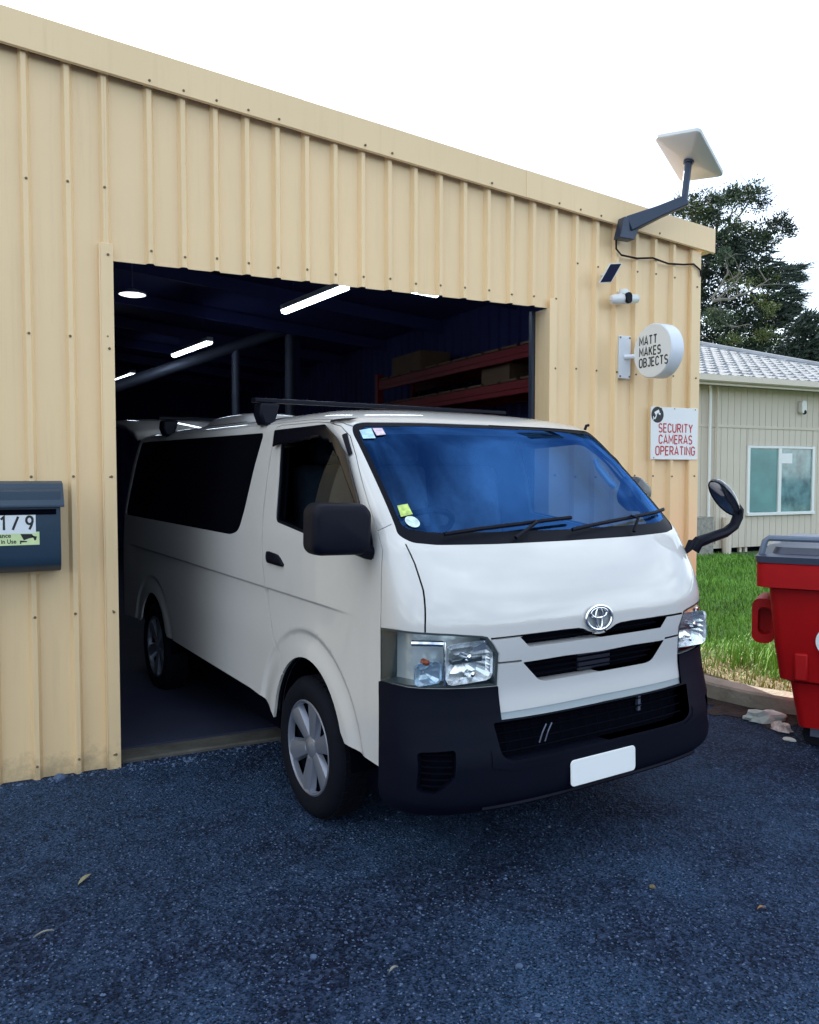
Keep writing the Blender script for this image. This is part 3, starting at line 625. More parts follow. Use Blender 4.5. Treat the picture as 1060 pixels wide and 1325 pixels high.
# ------------------------------------------------------------------ neighbouring house
HS = thing('neighbouring_house', 'grey-beige board house with pale tiled hip roof behind the lawn', 'house', (0, 6.8, 0))
def blk(name, m, *bb, bev=0, parent=HS):
    mb = MB(); mb.bb(*bb); return mb.build(name, m, parent, bevel=bev)
blk('wall_core', M_HOUSE, 7, 18.86, .012, 9, .25, 3.33)
blk('shaded_gap_fill', M_VOID, 7.1, 18.7, .10, 8.9, .05, .26)  # black fill stands for the shade in the gap under the boards
meshes = {}
def board(x, z0, z1, wd=.171):
    key = (round(z1-z0, 3), round(wd, 3))
    if key not in meshes:
        m = MB(); m.bb(.004, wd-.004, -.010, .011, 0, z1-z0); meshes[key] = m.mesh('board', M_HOUSE)
    o = link('board', meshes[key], HS, (x, 0, z0))
    o.modifiers.new('b', 'BEVEL').width = .003
x = 10.6
while x < 16.5:
    board(x, 2.565, 3.31)
    xe = x + .171
    a0, a1 = max(x, 13.03), min(xe, 14.90)
    if a1 - a0 < .01: board(x, .20, 2.53)
    else:
        if a0 - x > .015: board(x, .20, 2.53, a0-x)
        if xe - a1 > .015: board(a1, .20, 2.53, xe-a1)
        board(a0, .20, .80, a1-a0); board(a0, 2.20, 2.53, a1-a0)
    x += .171
blk('batten_rail', M_HOUSE, 7, 18.86, -.028, .0, 2.525, 2.575, bev=.004)
blk('fascia', M_HTRIM, 6.6, 19.25, -.43, -.40, 3.27, 3.42, bev=.004)
blk('soffit', M_HTRIM, 6.6, 19.2, -.40, .0, 3.32, 3.335)
m = MB(); m.prism([(-.43, 3.43), (-.43, 3.33), (-.50, 3.315), (-.55, 3.335), (-.56, 3.44), (-.548, 3.44), (-.54, 3.35), (-.44, 3.345)], 'x', 6.5, 19.3); m.build('gutter', M_HTRIM, HS)
# tiled hip roof, courses of real tiles facing the camera
pit = R(18.5); ey = -.50; ez = 3.43
def rz(y): return ez + (y-ey)*math.tan(pit)
ridge_y = 4.6; xr_ = 19.35
m = MB(); m.add([(6.4, ey, ez-.03), (xr_, ey, ez-.03), (xr_-(ridge_y-ey), ridge_y, rz(ridge_y)-.03), (6.4, ridge_y, rz(ridge_y)-.03), (xr_, ridge_y*2-ey, ez-.03), (6.4, ridge_y*2-ey, ez-.03)], [(0, 1, 2, 3), (1, 4, 2), (3, 2, 4, 5)])
m.build('roof', M_TILED, HS)
tl = MB(); rr = random.Random(9); rowd = .33; ca, sa = math.cos(pit), math.sin(pit)
for row in range(17):
    s0 = row*rowd; y0 = ey + s0*ca; xmax = xr_ - (y0-ey)
    tx = 10.4 + (row % 2)*.0
    while tx + .30 < xmax:
        jz = rr.uniform(-.004, .004); s1 = s0 + .36
        prof = [(0, .012), (.03, .034), (.075, .040), (.12, .018), (.20, .010), (.27, .022), (.30, .012)]
        b = len(tl.v)
        for (s, lift) in ((s0, .030), (s1, .0)):
            for px, pz in prof:
                tl.v.append((tx+px, ey + s*ca - (pz+lift)*sa, ez + s*sa + (pz+lift)*ca + jz - .02))
        n = len(prof)
        tl.f += [(b+i, b+i+1, b+n+i+1, b+n+i) for i in range(n-1)]
        for px, pz in ((0, .0), (.30, .0)): tl.v.append((tx+px, ey + s0*ca, ez + s0*sa - .02))
        tl.f.append(tuple([b+2*n] + [b+i for i in range(n)] + [b+2*n+1]))
        tx += .302
tag(tl.build('roof_tiles', M_TILE, HS, fix=False), kind='stuff')
m = MB(); hp = [(xr_-d, ey+d, rz(ey+d)+.03) for d in [i*.33 for i in range(16)]]; m.tube(hp, .085, 8); m.build('hip_capping', M_TILE, HS)
# window
wx0, wx1, wz0, wz1 = 13.05, 14.88, .875, 2.145
wf = blk('window', M_WFRAME, wx0-.05, wx1+.05, -.045, -.012, wz1, wz1+.05, bev=.004)
def wpart(name, m_, *bb):
    return blk(name, m_, *bb, bev=.003, parent=wf)
for bb in ((wx0-.05, wx0+.02, -.045, .0, wz0, wz1), (wx1-.02, wx1+.05, -.045, .0, wz0, wz1), (wx0-.05, wx1+.05, -.07, .0, wz0-.06, wz0), (13.86, 13.945, -.05, 0, wz0, wz1)): wpart('frame', M_WFRAME, *bb)
for a, b in ((wx0+.02, 13.86), (13.945, wx1-.02)):
    for bb in ((a, a+.035, -.035, 0, wz0, wz1), (b-.035, b, -.035, 0, wz0, wz1), (a, b, -.035, 0, wz0, wz0+.04), (a, b, -.035, 0, wz1-.04, wz1)): pass
    wpart('pane', M_WGLASS, a, b, -.018, -.012, wz0, wz1)
wpart('notice', M_STICKW, 13.98, 14.28, -.021, -.0185, 1.85, 2.05)
wpart('blind', mat('teal_curtain', (.11, .27, .27), .3, var=.25, vscale=2), wx0+.03, 13.85, -.020, -.0185, wz0+.02, wz1-.02)
for nm, x, r_, z0, z1 in (('downpipe', 11.93, .028, .35, 3.3), ('downpipe', 12.12, .022, .3, 3.3), ('vent_pipe', 12.42, .085, .05, .80)):
    m = MB(); m.tube([(x, -.09, z0), (x, -.09, z1)], r_, 10); m.build(nm, M_HTRIM if nm == 'vent_pipe' else M_HOUSE if r_ < .025 else M_WFRAME, HS, smooth=True)
blk('roughcast_pier', mat('roughcast', (.30, .29, .26), .95, var=.3, vscale=14, bump=.8, bscale=22), 10.9, 11.96, -.20, -.02, .05, .83, bev=.01)
for x in (12.9, 13.05, 14.1): blk('foundation_pile', M_HTRIM, x, x+.06, .03, .09, .06, .26)
t = thing('dome_camera', 'small white camera high on the neighbouring house wall', 'security camera', (14.49, 6.78, 2.99))
m = MB(); m.prism(rrect(.15, .26, .05, 4), 'y', -.10, 0); m.build('housing', M_CAMW, t, bevel=.012)
m = MB(); m.lathe([(.001, -.11), (.045, -.098), (.055, -.07)], 14, 'y', (.02, 0, -.10), cap=False); m.build('lens', M_BLACK, t, smooth=True)

# ------------------------------------------------------------------ trees beyond the house
AR = Vector((math.cos(YAW), -math.sin(YAW), 0)); AF = Vector((math.sin(YAW), math.cos(YAW), 0))
def leaf(mb, p, d, ln, wd, rr):
    d = d.normalized(); s = d.cross(Vector((rr.gauss(0, 1), rr.gauss(0, 1), rr.gauss(0, 1))))
    if s.length < 1e-4: s = d.orthogonal()
    s = s.normalized()*wd; b = len(mb.v)
    mb.v += [tuple(p - s*.4), tuple(p + d*ln*.45 + s), tuple(p + d*ln), tuple(p + d*ln*.5 - s)]; mb.f.append((b, b+1, b+2, b+3))
def tree(name, label, base, limbs, clumps, sprays, seed, scale_leaf=1.0):
    rr = random.Random(seed); t = thing(name, label, 'tree', tuple(base))
    loc = lambda l, h, d: AR*l + AF*d + Vector((0, 0, h))
    m = MB()
    for pts, r0, r1 in limbs:
        P = [loc(*p) for p in pts]; k = len(P)
        # subdivide with a little wander
        Q = []
        for i in range(k-1):
            for j in range(4):
                q = P[i].lerp(P[i+1], j/4); Q.append(q + Vector((rr.gauss(0, .05), rr.gauss(0, .05), rr.gauss(0, .05)))*(r0*4 if i or j else 0))
        Q.append(P[-1]); m.tube(Q, [r0 + (r1-r0)*i/(len(Q)-1) for i in range(len(Q))], 6)
        for q in Q[3::2]:      # twigs
            dv = Vector((rr.gauss(0, 1), rr.gauss(0, 1), rr.gauss(.7, .6))).normalized()*rr.uniform(.5, 1.3)
            m.tube([q, q + dv*.5 + Vector((rr.gauss(0, .1), rr.gauss(0, .1), .05)), q + dv], [r1*.6+.012, r1*.4+.008, .006], 4)
    m.build('trunk', M_BARK, t, smooth=True, fix=False)
    crown = {0: MB(), 1: MB(), 2: MB()}
    for (l, h, d, r_, kind, dens) in clumps:
        c = loc(l, h, d)
        nsub = int(44*dens*(r_/.7)**2) + 7
        for s in range(nsub):
            dv = Vector((rr.gauss(0, 1), rr.gauss(0, 1), rr.gauss(0, .75))).normalized()*r_*rr.random()**.45
            cc = c + dv; rs_ = rr.uniform(.10, .24); out = (dv.normalized() + Vector((0, 0, .35)))
            kk = kind if rr.random() < .82 else (2 if rr.random() < .3 and kind == 0 else 1)
            for q in range(30):
                o = Vector((rr.gauss(0, 1), rr.gauss(0, 1), rr.gauss(0, .6)))*rs_*.6
                leaf(crown[kk], cc + o, out*.7 + o.normalized(), rr.uniform(.06, .13)*scale_leaf, rr.uniform(.016, .032)*scale_leaf, rr)
    for (l, h, d, r_, kind, dens) in clumps:      # dense heart of each clump, its shade put in as darker leaves
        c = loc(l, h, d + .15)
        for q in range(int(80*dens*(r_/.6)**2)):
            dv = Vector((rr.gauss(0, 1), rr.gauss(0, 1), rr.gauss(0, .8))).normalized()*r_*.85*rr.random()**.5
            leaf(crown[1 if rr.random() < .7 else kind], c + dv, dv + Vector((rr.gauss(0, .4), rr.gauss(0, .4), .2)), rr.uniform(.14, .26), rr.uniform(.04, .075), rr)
    for (l0, h0, l1, h1, d, wd, n_) in sprays:   # fans of pointed conifer sprays
        A, B = loc(l0, h0, d), loc(l1, h1, d + rr.uniform(-.6, .6)); ax = B - A; ln = ax.length; axn = ax.normalized()
        for s in range(n_):
            f = rr.random(); root = A + ax*f*.8 + Vector((rr.gauss(0, 1), rr.gauss(0, 1), rr.gauss(0, .7)))*wd*(1-f*.75)
            dr = (axn + Vector((rr.gauss(0, .22), rr.gauss(0, .22), rr.gauss(.12, .20)))).normalized(); sl_ = rr.uniform(.35, .8)*min(1, ln*.6)
            for q in range(15):
                g_ = q/15; p = root + dr*sl_*g_ + Vector((0, 0, -.08*g_*g_)); sd = Vector((rr.gauss(0, 1), rr.gauss(0, 1), rr.gauss(0, 1)))
                leaf(crown[1] if rr.random() < .93 else crown[0], p, dr + sd*.32*(1-g_), .15*(1.05-g_*.6), .028*(1.1-g_*.8), rr)
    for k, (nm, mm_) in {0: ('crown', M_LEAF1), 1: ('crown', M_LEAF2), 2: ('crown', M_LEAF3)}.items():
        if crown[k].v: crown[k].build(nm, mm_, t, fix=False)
# sizes in metres, measured from the foot of each tree: (sideways, up, towards the back, radius, leaf kind, density)
tree('cypress_tree', 'tall ragged grey-green tree with bare pale branches behind the house roof', (24.12, 16.84, 0),
     [([(-2.6, 0, 0.5), (-2.4, 3, 0.4), (-1.9, 6, 0.2)], 0.42, 0.25), ([(-1.89, 5.41, 0.8), (-1.7, 6.54, 0.8), (-1.56, 7.67, 0.8), (-1.27, 8.8, 0.8), (-0.99, 9.93, 0.8), (-0.71, 11.21, 0.8)], 0.25, 0.05),
     ([(-1.61, 7.67, -1.1), (-0.85, 7.78, -1.1), (-0.14, 8.1, -1.1), (0.42, 8.46, -1.1)], 0.065, 0.015), ([(-1.61, 7.73, -1.1), (-1.27, 8.29, -1.1), (-1.07, 8.66, -1.1), (-1.19, 9.23, -1.1)], 0.045, 0.012),
     ([(-1.5, 7.67, -1.1), (-0.85, 8.24, -1.1), (-0.51, 8.63, -1.1)], 0.04, 0.012), ([(-0.99, 9.65, 0.0), (-0.28, 10.07, 0.0), (0.42, 10.36, 0.0), (1.13, 10.55, 0.0)], 0.08, 0.02),
     ([(-0.99, 9.93, 0.0), (-0.42, 10.72, 0.0), (0.0, 11.35, 0.0), (0.42, 11.86, 0.0)], 0.06, 0.015), ([(-0.85, 9.93, 0.0), (-0.62, 10.78, 0.0), (-0.42, 11.49, 0.0)], 0.05, 0.015),
     ([(-1.58, 7.39, -1.1), (-1.27, 6.96, -1.1), (-0.85, 6.77, -1.1), (-0.28, 6.88, -1.1)], 0.045, 0.012), ([(-1.27, 9.08, 0.0), (-1.7, 10.22, 0.0), (-2.12, 11.21, 0.0)], 0.07, 0.02),
     ([(-0.28, 9.93, 0.0), (0.57, 9.65, 0.0), (1.13, 9.99, 0.0)], 0.05, 0.015)],
     [(-0.51, 11.69, 0.0, 0.42, 0, 1.0), (-0.85, 11.52, 0.0, 0.4, 0, 0.9), (0.23, 11.77, 0.0, 0.42, 0, 0.9), (0.48, 11.4, 0.0, 0.28, 1, 0.8), (-0.11, 11.57, 0.0, 0.37, 0, 0.9), (-1.47, 11.4, 0.0, 0.51, 0, 0.9),
     (-2.12, 11.35, 0.0, 0.45, 0, 0.7), (-1.84, 11.06, 0.0, 0.51, 2, 0.7), (-1.19, 10.92, 0.0, 0.45, 0, 0.8), (-2.54, 11.21, 0.0, 0.4, 0, 0.7), (-1.56, 10.78, 0.0, 0.51, 0, 0.9), (1.19, 10.78, 0.0, 0.28, 1, 1.0),
     (1.47, 10.55, 0.0, 0.25, 1, 0.9), (1.5, 10.33, 0.0, 0.2, 1, 0.8), (1.02, 10.61, 0.0, 0.17, 1, 0.6), (-0.42, 10.39, 0.0, 0.37, 2, 0.7), (-0.14, 10.55, 0.0, 0.25, 2, 0.6), (0.42, 10.36, 0.0, 0.4, 1, 1.0),
     (0.79, 10.1, 0.0, 0.37, 0, 1.0), (0.14, 9.99, 0.0, 0.45, 0, 1.0), (-0.42, 9.88, 0.0, 0.48, 1, 1.1), (-0.99, 9.99, 0.0, 0.51, 0, 1.1), (-1.47, 10.27, 0.0, 0.51, 0, 1.0), (0.71, 9.76, 0.0, 0.25, 1, 0.9),
     (-1.36, 9.51, 0.0, 0.57, 1, 1.2), (-0.71, 9.37, 0.0, 0.51, 1, 1.2), (-0.06, 9.51, 0.0, 0.45, 1, 1.1), (-1.98, 10.22, 0.0, 0.57, 0, 0.8), (-2.12, 9.08, 0.0, 0.68, 1, 0.9), (-0.28, 8.8, 0.0, 0.51, 0, 1.0),
     (0.34, 8.86, 0.0, 0.42, 0, 1.0), (-0.85, 8.86, 0.0, 0.48, 1, 1.1), (0.79, 8.58, 0.0, 0.37, 2, 0.8), (-1.47, 8.8, 0.6, 0.57, 1, 1.1), (0.71, 8.75, 0.0, 0.4, 0, 1.0), (-1.56, 8.1, 0.6, 0.62, 1, 1.0),
     (-0.85, 8.1, 0.6, 0.62, 1, 1.1), (0.0, 7.9, 0.4, 0.62, 1, 1.1), (0.71, 7.95, 0.0, 0.48, 0, 1.0), (0.42, 7.53, -0.6, 0.51, 2, 0.6), (0.85, 7.53, 0.0, 0.42, 1, 1.0), (-0.99, 7.25, 0.4, 0.68, 1, 1.1),
     (-0.42, 7.11, 0.2, 0.62, 0, 1.0), (0.14, 7.11, 0.0, 0.57, 1, 1.1), (0.71, 6.96, 0.0, 0.51, 0, 1.0), (-1.47, 6.54, 0.4, 0.68, 1, 1.1), (-0.71, 6.4, 0.2, 0.62, 1, 1.1), (0.0, 6.31, 0.0, 0.62, 0, 1.0),
     (0.57, 6.26, 0.0, 0.57, 1, 1.1), (1.13, 6.4, 0.0, 0.42, 0, 1.0), (0.42, 6.54, -0.6, 0.28, 2, 0.6), (-0.99, 5.83, 0.0, 0.74, 1, 1.0), (0.14, 5.75, 0.0, 0.68, 1, 1.0), (1.13, 5.75, 0.0, 0.62, 1, 1.1),
     (-2.26, 7.11, 1.0, 0.85, 1, 0.8), (-1.41, 7.11, -1.2, 0.45, 0, 0.7), (-1.13, 9.23, -0.8, 0.34, 0, 0.8), (-0.57, 8.38, -0.9, 0.34, 2, 0.5), (-0.99, 6.26, -1.0, 0.34, 2, 0.4), (-0.71, 10.5, -0.5, 0.34, 0, 0.7)],
     [(0.14, 9.23, 0.9, 9.42, 0.0, 0.3, 60), (0.71, 8.75, 2.21, 9.14, 0.0, 0.28, 110), (0.71, 8.58, 2.4, 8.8, 0.0, 0.28, 110), (0.9, 8.29, 1.87, 8.32, 0.0, 0.2, 60), (0.71, 7.9, 2.15, 8.01, 0.0, 0.3, 120),
     (0.85, 7.61, 2.26, 7.76, 0.0, 0.3, 120), (0.85, 7.33, 1.92, 7.5, 0.0, 0.3, 90), (0.71, 7.11, 1.64, 7.16, 0.0, 0.3, 80), (-1.13, 9.65, -0.28, 9.23, 0.0, 0.5, 80), (0.57, 9.08, 1.36, 9.25, 0.0, 0.3, 60)], 11)
tree('dark_conifer', 'dark conifer with drooping pointed sprays at the right behind the house roof', (21.71, 14.68, 0),
     [([(4.0, 0, 0.3), (3.9, 3, 0.2), (3.7, 6.5, 0)], 0.35, 0.16), ([(2.93, 5.28, 0.0), (2.29, 5.79, 0.0), (1.78, 6.05, 0.0), (1.4, 6.3, 0.0)], 0.1, 0.02)],
     [(1.91, 5.92, 0.0, 0.41, 1, 1.0), (1.53, 5.67, 0.0, 0.38, 1, 1.0), (2.29, 5.54, 0.0, 0.46, 1, 1.0), (1.15, 5.41, 0.0, 0.36, 1, 1.0), (2.04, 5.16, 0.0, 0.51, 1, 1.1), (1.4, 5.08, 0.0, 0.46, 1, 1.0),
     (2.8, 5.28, 0.0, 0.64, 1, 1.0), (3.44, 6.05, 0.0, 0.76, 1, 1.0), (3.56, 5.03, 0.0, 1.02, 1, 1.0)],
     [(1.65, 6.05, 2.09, 6.94, 0.0, 0.25, 110), (1.91, 6.3, 2.6, 6.86, 0.0, 0.3, 130), (2.04, 6.05, 2.8, 6.25, 0.0, 0.3, 110), (2.04, 5.74, 2.93, 5.95, 0.0, 0.3, 110), (1.78, 5.49, 2.85, 5.59, 0.0, 0.3, 120),
     (1.4, 6.05, 1.78, 6.43, 0.0, 0.25, 60), (1.15, 5.59, 1.78, 5.84, 0.0, 0.3, 80), (1.78, 5.23, 2.8, 5.28, 0.0, 0.3, 90)], 12)

# unseen trees added behind the viewer for paint and glass to reflect
tb = MB(); rh = random.Random(31)
for i in range(5200):
    x = rh.uniform(-45, 60); top = 4.2 + 1.8*math.sin(x*.23) + 1.2*math.sin(x*.61+1) + .6*math.sin(x*1.7)
    p = Vector((x, -38 + rh.gauss(0, 1.5), top*rh.random()**.6)); leaf(tb, p, Vector((rh.gauss(0, 1), rh.gauss(0, 1), rh.gauss(.3, .8))), rh.uniform(.6, 1.3), rh.uniform(.25, .5), rh)
tag(tb.build('added_tree_belt', M_LEAF2, fix=False), 'added belt of dark trees behind the viewer, for reflections only', 'trees', kind='stuff')

# ------------------------------------------------------------------ red wheelie bin
BD = Vector((.57, -.82, 0)).normalized(); BI = Vector((-BD.y, BD.x, 0))
t = thing('wheelie_bin', 'large red four-wheeled rubbish bin with dark lid at the right edge', 'bin', (4.245, -1.40, -.02), (0, 0, math.atan2(BD.y, BD.x)))
BL, BDp = 1.05, .95
def ring(o, z): return [(-o*-1, -o*-1*1.0, z)]
secs = [(.125, 0.0), (.365, -.040), (.40, -.046), (.425, -.100), (.60, -.125), (.608, -.128), (.975, -.163)]
def loop(e, z, r=.05):
    pts = rrect(BL - 2*e, BDp - 2*e, r, 4, BL/2, BDp/2); return [(p[0], p[1], z) for p in pts]
m = MB(); vs = []; k = len(loop(0, 0))
for z, e in secs: vs += loop(e, z)
m.add(vs, [tuple(range(k))[::-1]] + [(i*k+j, i*k+(j+1) % k, (i+1)*k+(j+1) % k, (i+1)*k+j) for i in range(len(secs)-1) for j in range(k)])
m.build('body', M_RED, t, smooth=True, sharp=25)
m = MB(); vs = loop(-.165, .972) + loop(-.225, .985) + loop(-.227, 1.120) + loop(-.215, 1.135) + loop(-.165, 1.135)
m.add(vs, [(i*k+j, i*k+(j+1) % k, (i+1)*k+(j+1) % k, (i+1)*k+j) for i in range(4) for j in range(k)]); m.build('rim', M_RED, t, smooth=True, sharp=30)
m = MB(); vs = loop(-.232, 1.128) + loop(-.236, 1.165) + loop(-.20, 1.175) + loop(-.15, 1.178) + loop(-.135, 1.215) + loop(-.10, 1.222)
m.add(vs, [(i*k+j, i*k+(j+1) % k, (i+1)*k+(j+1) % k, (i+1)*k+j) for i in range(5) for j in range(k)] + [tuple(range(5*k, 6*k))]); m.build('lid', M_LID, t, smooth=True, sharp=30)
m = MB(); m.tube([(-.205, -.16, 1.17), (-.185, -.16, 1.25), (-.165, -.15, 1.268), (.3, -.15, 1.268), (BL, -.15, 1.268), (BL+.17, -.15, 1.25), (BL+.2, -.16, 1.17)], .018, 10); m.build('lid_handle', mat('grey_blue_handle', (.14, .18, .25), .35), t, smooth=True)
# side handle: hollow rounded pocket on the left end
m = MB(); outer = rrect(.13, .275, .05, 5, -.205, .745); k2 = len(outer); inner = rrect(.075, .17, .035, 5, -.198, .745)
for y0, y1 in ((.02, .30),):
    vs = [(p[0], y0, p[1]) for p in outer] + [(p[0], y1, p[1]) for p in outer] + [(p[0], y0, p[1]) for p in inner] + [(p[0], y0+.10, p[1]) for p in inner]
    m.add(vs, [(i, (i+1) % k2, k2+(i+1) % k2, k2+i) for i in range(k2)] + [(i, (i+1) % k2, 2*k2+(i+1) % k2, 2*k2+i) for i in range(k2)] + [(2*k2+i, 2*k2+(i+1) % k2, 3*k2+(i+1) % k2, 3*k2+i) for i in range(k2)] + [tuple(range(3*k2, 4*k2)), tuple(range(k2, 2*k2))])
m.build('side_handle', M_RED, t, smooth=True, sharp=35)
m = MB(); m.bb(-.02, .055, -.135, -.05, .43, .595); m.build('lifting_lug', M_RED, t, bevel=.012)
m = MB(); m.bb(.55, .63, -.135, -.05, .43, .595); m.build('lifting_lug', M_RED, t, bevel=.012)
m = MB(); m.lathe([(.092, -.148), (.001, -.1482)], 40, 'y', (.185, 0, .68), cap=False); st = m.build('round_sticker', M_STICKW, t, rot=(R(-5.5)*0, 0, 0))
m = MB(); m.prism([(.118, .652), (.150, .672), (.182, .700), (.200, .690), (.206, .700), (.182, .716), (.144, .684), (.112, .664)], 'y', -.1492, -.1486); m.build('mark', M_INK, st)
for x, y in ((.10, .10), (BL-.1, .10), (.10, BDp-.1), (BL-.1, BDp-.1)):
    wl = MB(); wl.lathe([(.02, -.026), (.066, -.026), (.07, -.02), (.07, .02), (.066, .026), (.02, .026)], 20, 'y', (x-.01, y, .0705)); wo = wl.build('wheel', M_TYRE, t, smooth=True, sharp=40)
    m = MB(); m.bb(x-.035, x+.035, y-.042, y-.036, .06, .13); m.bb(x-.035, x+.035, y+.036, y+.042, .06, .13); m.bb(x-.05, x+.05, y-.05, y+.05, .126, .14); m.build('castor_fork', M_STEEL, wo)

# ------------------------------------------------------------------ litter and stones on the yard
def rag(name, label, cat, x, y, s, m_, seed, hgt=.05):
    """a crumpled sheet: a squashed ball of sharp random folds"""
    rr = random.Random(seed); bm = bmesh.new(); bmesh.ops.create_icosphere(bm, subdivisions=3, radius=1)
    ks = [(Vector((rr.gauss(0, 1), rr.gauss(0, 1), rr.gauss(0, 1))).normalized(), rr.uniform(2, 6), rr.uniform(0, 6)) for _ in range(7)]
    for v in bm.verts:
        f = sum(abs(math.sin(v.co.dot(a)*k+p)) for a, k, p in ks)/7
        v.co *= .35 + .85*f + rr.uniform(-.04, .04)
        v.co = Vector((v.co.x*s*.5, v.co.y*s*.32, max(-.004, v.co.z*hgt)))
    me = bpy.data.meshes.new(name); bm.to_mesh(me); bm.free(); me.materials.append(m_)
    return tag(link(name, me, None, (x, y, .008 + gz(y)), (0, 0, rr.uniform(0, 3))), label, cat)
rag('plastic_bag', 'crumpled pale plastic bag on the ground between kerb and red bin', 'litter', 4.50, -.95, .30, mat('pale_plastic', (.42, .47, .46), .4), 4, .075)
rag('wrapper', 'small torn white and pink wrapper beside the red bin', 'litter', 4.42, -1.14, .15, mat('pinkish_white_paper', (.62, .50, .48), .6, var=.5, vscale=25), 2, .06)
rag('paper_scrap', 'small flat scrap of pale paper under the bin edge', 'litter', 4.30, -1.30, .09, mat('pale_paper', (.55, .53, .5), .7), 7, .015)
def one_stone(x, y, s, seed, label, m_=M_RUBBLE):
    rr = random.Random(seed); bm = bmesh.new(); bmesh.ops.create_icosphere(bm, subdivisions=2, radius=s)
    for v in bm.verts:
        v.co *= 1 + .25*math.sin(v.co.x/s*3.1+seed)*math.cos(v.co.y/s*2.7) + rr.uniform(-.06, .06); v.co.z *= .6
    me = bpy.data.meshes.new('stone'); bm.to_mesh(me); bm.free(); me.materials.append(m_)
    tag(link('stone', me, None, (x, y, s*.35 + gz(y)), (0, 0, rr.uniform(0, 3))), label, 'stone', 'loose stones on the asphalt')
one_stone(.215, -.085, .034, 1, 'grey round stone at the foot of the cream wall')
one_stone(.90, -2.17, .014, 2, 'pale squarish stone on the asphalt ahead of the front tyre')
one_stone(1.50, -2.52, .013, 3, 'greyish stone on the asphalt in front of the dark bumper')
one_stone(2.27, -2.31, .012, 4, 'brownish stone on the asphalt below the number plate', mat('brown_stone', (.14, .11, .06), .8))
one_stone(3.74, -2.03, .012, 5, 'pale stone chip on the asphalt right of the van nose')
one_stone(3.09, -1.75, .011, 6, 'pale stone chip on the asphalt under the bumper corner')
def dry_leaf(x, y, ln, wd, az, label, m_):
    mb = MB(); n = 6; vs = []
    for i in range(n+1):
        f = i/n; w_ = wd*math.sin(math.pi*min(1, f*.92+.05)); z = .006 + .008*math.sin(f*3.1)
        vs += [(f*ln, -w_, z+.004), (f*ln, 0, z), (f*ln, w_, z+.005)]
    mb.add(vs, [(i*3+j, i*3+j+1, (i+1)*3+j+1, (i+1)*3+j) for i in range(n) for j in range(2)])
    tag(mb.build('dry_leaf', m_, None, (x, y, gz(y)), (0, 0, az)), label, 'leaf', 'dry leaves on the asphalt')
M_DL = mat('dry_leaf', (.26, .24, .14), .7); M_DL2 = mat('pale_straw', (.24, .23, .19), .7)
dry_leaf(.22, -1.30, .09, .010, .9, 'narrow yellowish leaf on the asphalt left of the van', M_DL)
dry_leaf(.05, -1.63, .07, .004, .25, 'pale straw near the left edge of the asphalt', M_DL2)
dry_leaf(1.09, -2.37, .045, .005, .4, 'pale leaf scrap on the asphalt below the front tyre', M_DL2)
dry_leaf(2.50, -2.62, .035, .005, -.2, 'small orange-brown leaf on the asphalt right of centre', mat('brown_leaf', (.30, .14, .05), .7))

# ------------------------------------------------------------------ the van: one skin, cut into its panels
# van frame: x sideways (driver's side negative), y backwards from the nose, z up
VAN = thing('van', 'white delivery van with roof bars nosing out of the dark shed doorway', 'van', (2.2447, -2.018, -.009), (R(.5), 0, R(6.4)))
ROWS = np.array([
(.285,.10,.35,3.2,.84,4.74),(.32,.02,.34,3.2,.868,4.78),(.38,-.025,.34,3.2,.882,4.80),(.50,-.03,.34,3.2,.8825,4.80),
(.60,-.012,.34,3.1,.8825,4.80),(.70,.012,.33,3,.8825,4.80),(.80,.025,.33,3,.8825,4.80),(.95,.02,.33,3,.8825,4.80),
(1.03,.022,.33,3,.8825,4.79),(1.12,.05,.31,3,.881,4.78),(1.22,.11,.29,3.1,.877,4.77),(1.30,.175,.26,3.3,.873,4.76),(1.36,.235,.23,3.6,.867,4.75),
(1.50,.375,.22,3.6,.849,4.72),(1.65,.535,.22,3.6,.828,4.68),(1.80,.70,.22,3.6,.800,4.62),(1.86,.78,.22,3.5,.788,4.58),
(1.89,.84,.24,3.2,.765,4.55),(1.915,.92,.27,3,.71,4.50),(1.94,1.05,.30,2.8,.61,4.4),(1.96,1.25,.35,2.6,.44,4.2),(1.972,1.6,.3,2.4,.23,3.9),(1.976,2.0,.2,2.2,.05,3.6)])
NR = len(ROWS)
def pchip(y):
    d = np.diff(y); m = np.zeros(len(y))
    for i in range(1, len(y)-1):
        if d[i-1]*d[i] > 0: m[i] = 2*d[i-1]*d[i]/(d[i-1]+d[i])
    m[0], m[-1] = d[0], d[-1]
    def f(v):
        v = np.clip(np.asarray(v, float), 0, len(y)-1); i = np.minimum(v.astype(int), len(y)-2); t = v-i
        return (2*t**3-3*t*t+1)*y[i]+(t**3-2*t*t+t)*m[i]+(-2*t**3+3*t*t)*y[i+1]+(t**3-t*t)*m[i+1]
    return f
FN = [pchip(ROWS[:, k]) for k in range(6)]
def rho(ph, n):
    s, c = np.abs(np.sin(ph)), np.abs(np.cos(ph)); return (s**n+c**n+1e-12)**(-1/n)
def sstep(a, b, x):
    t = np.clip((x-a)/(b-a), 0, 1); return t*t*(3-2*t)
VT = np.linspace(0, NR-1, 4000); ZT = FN[0](VT)
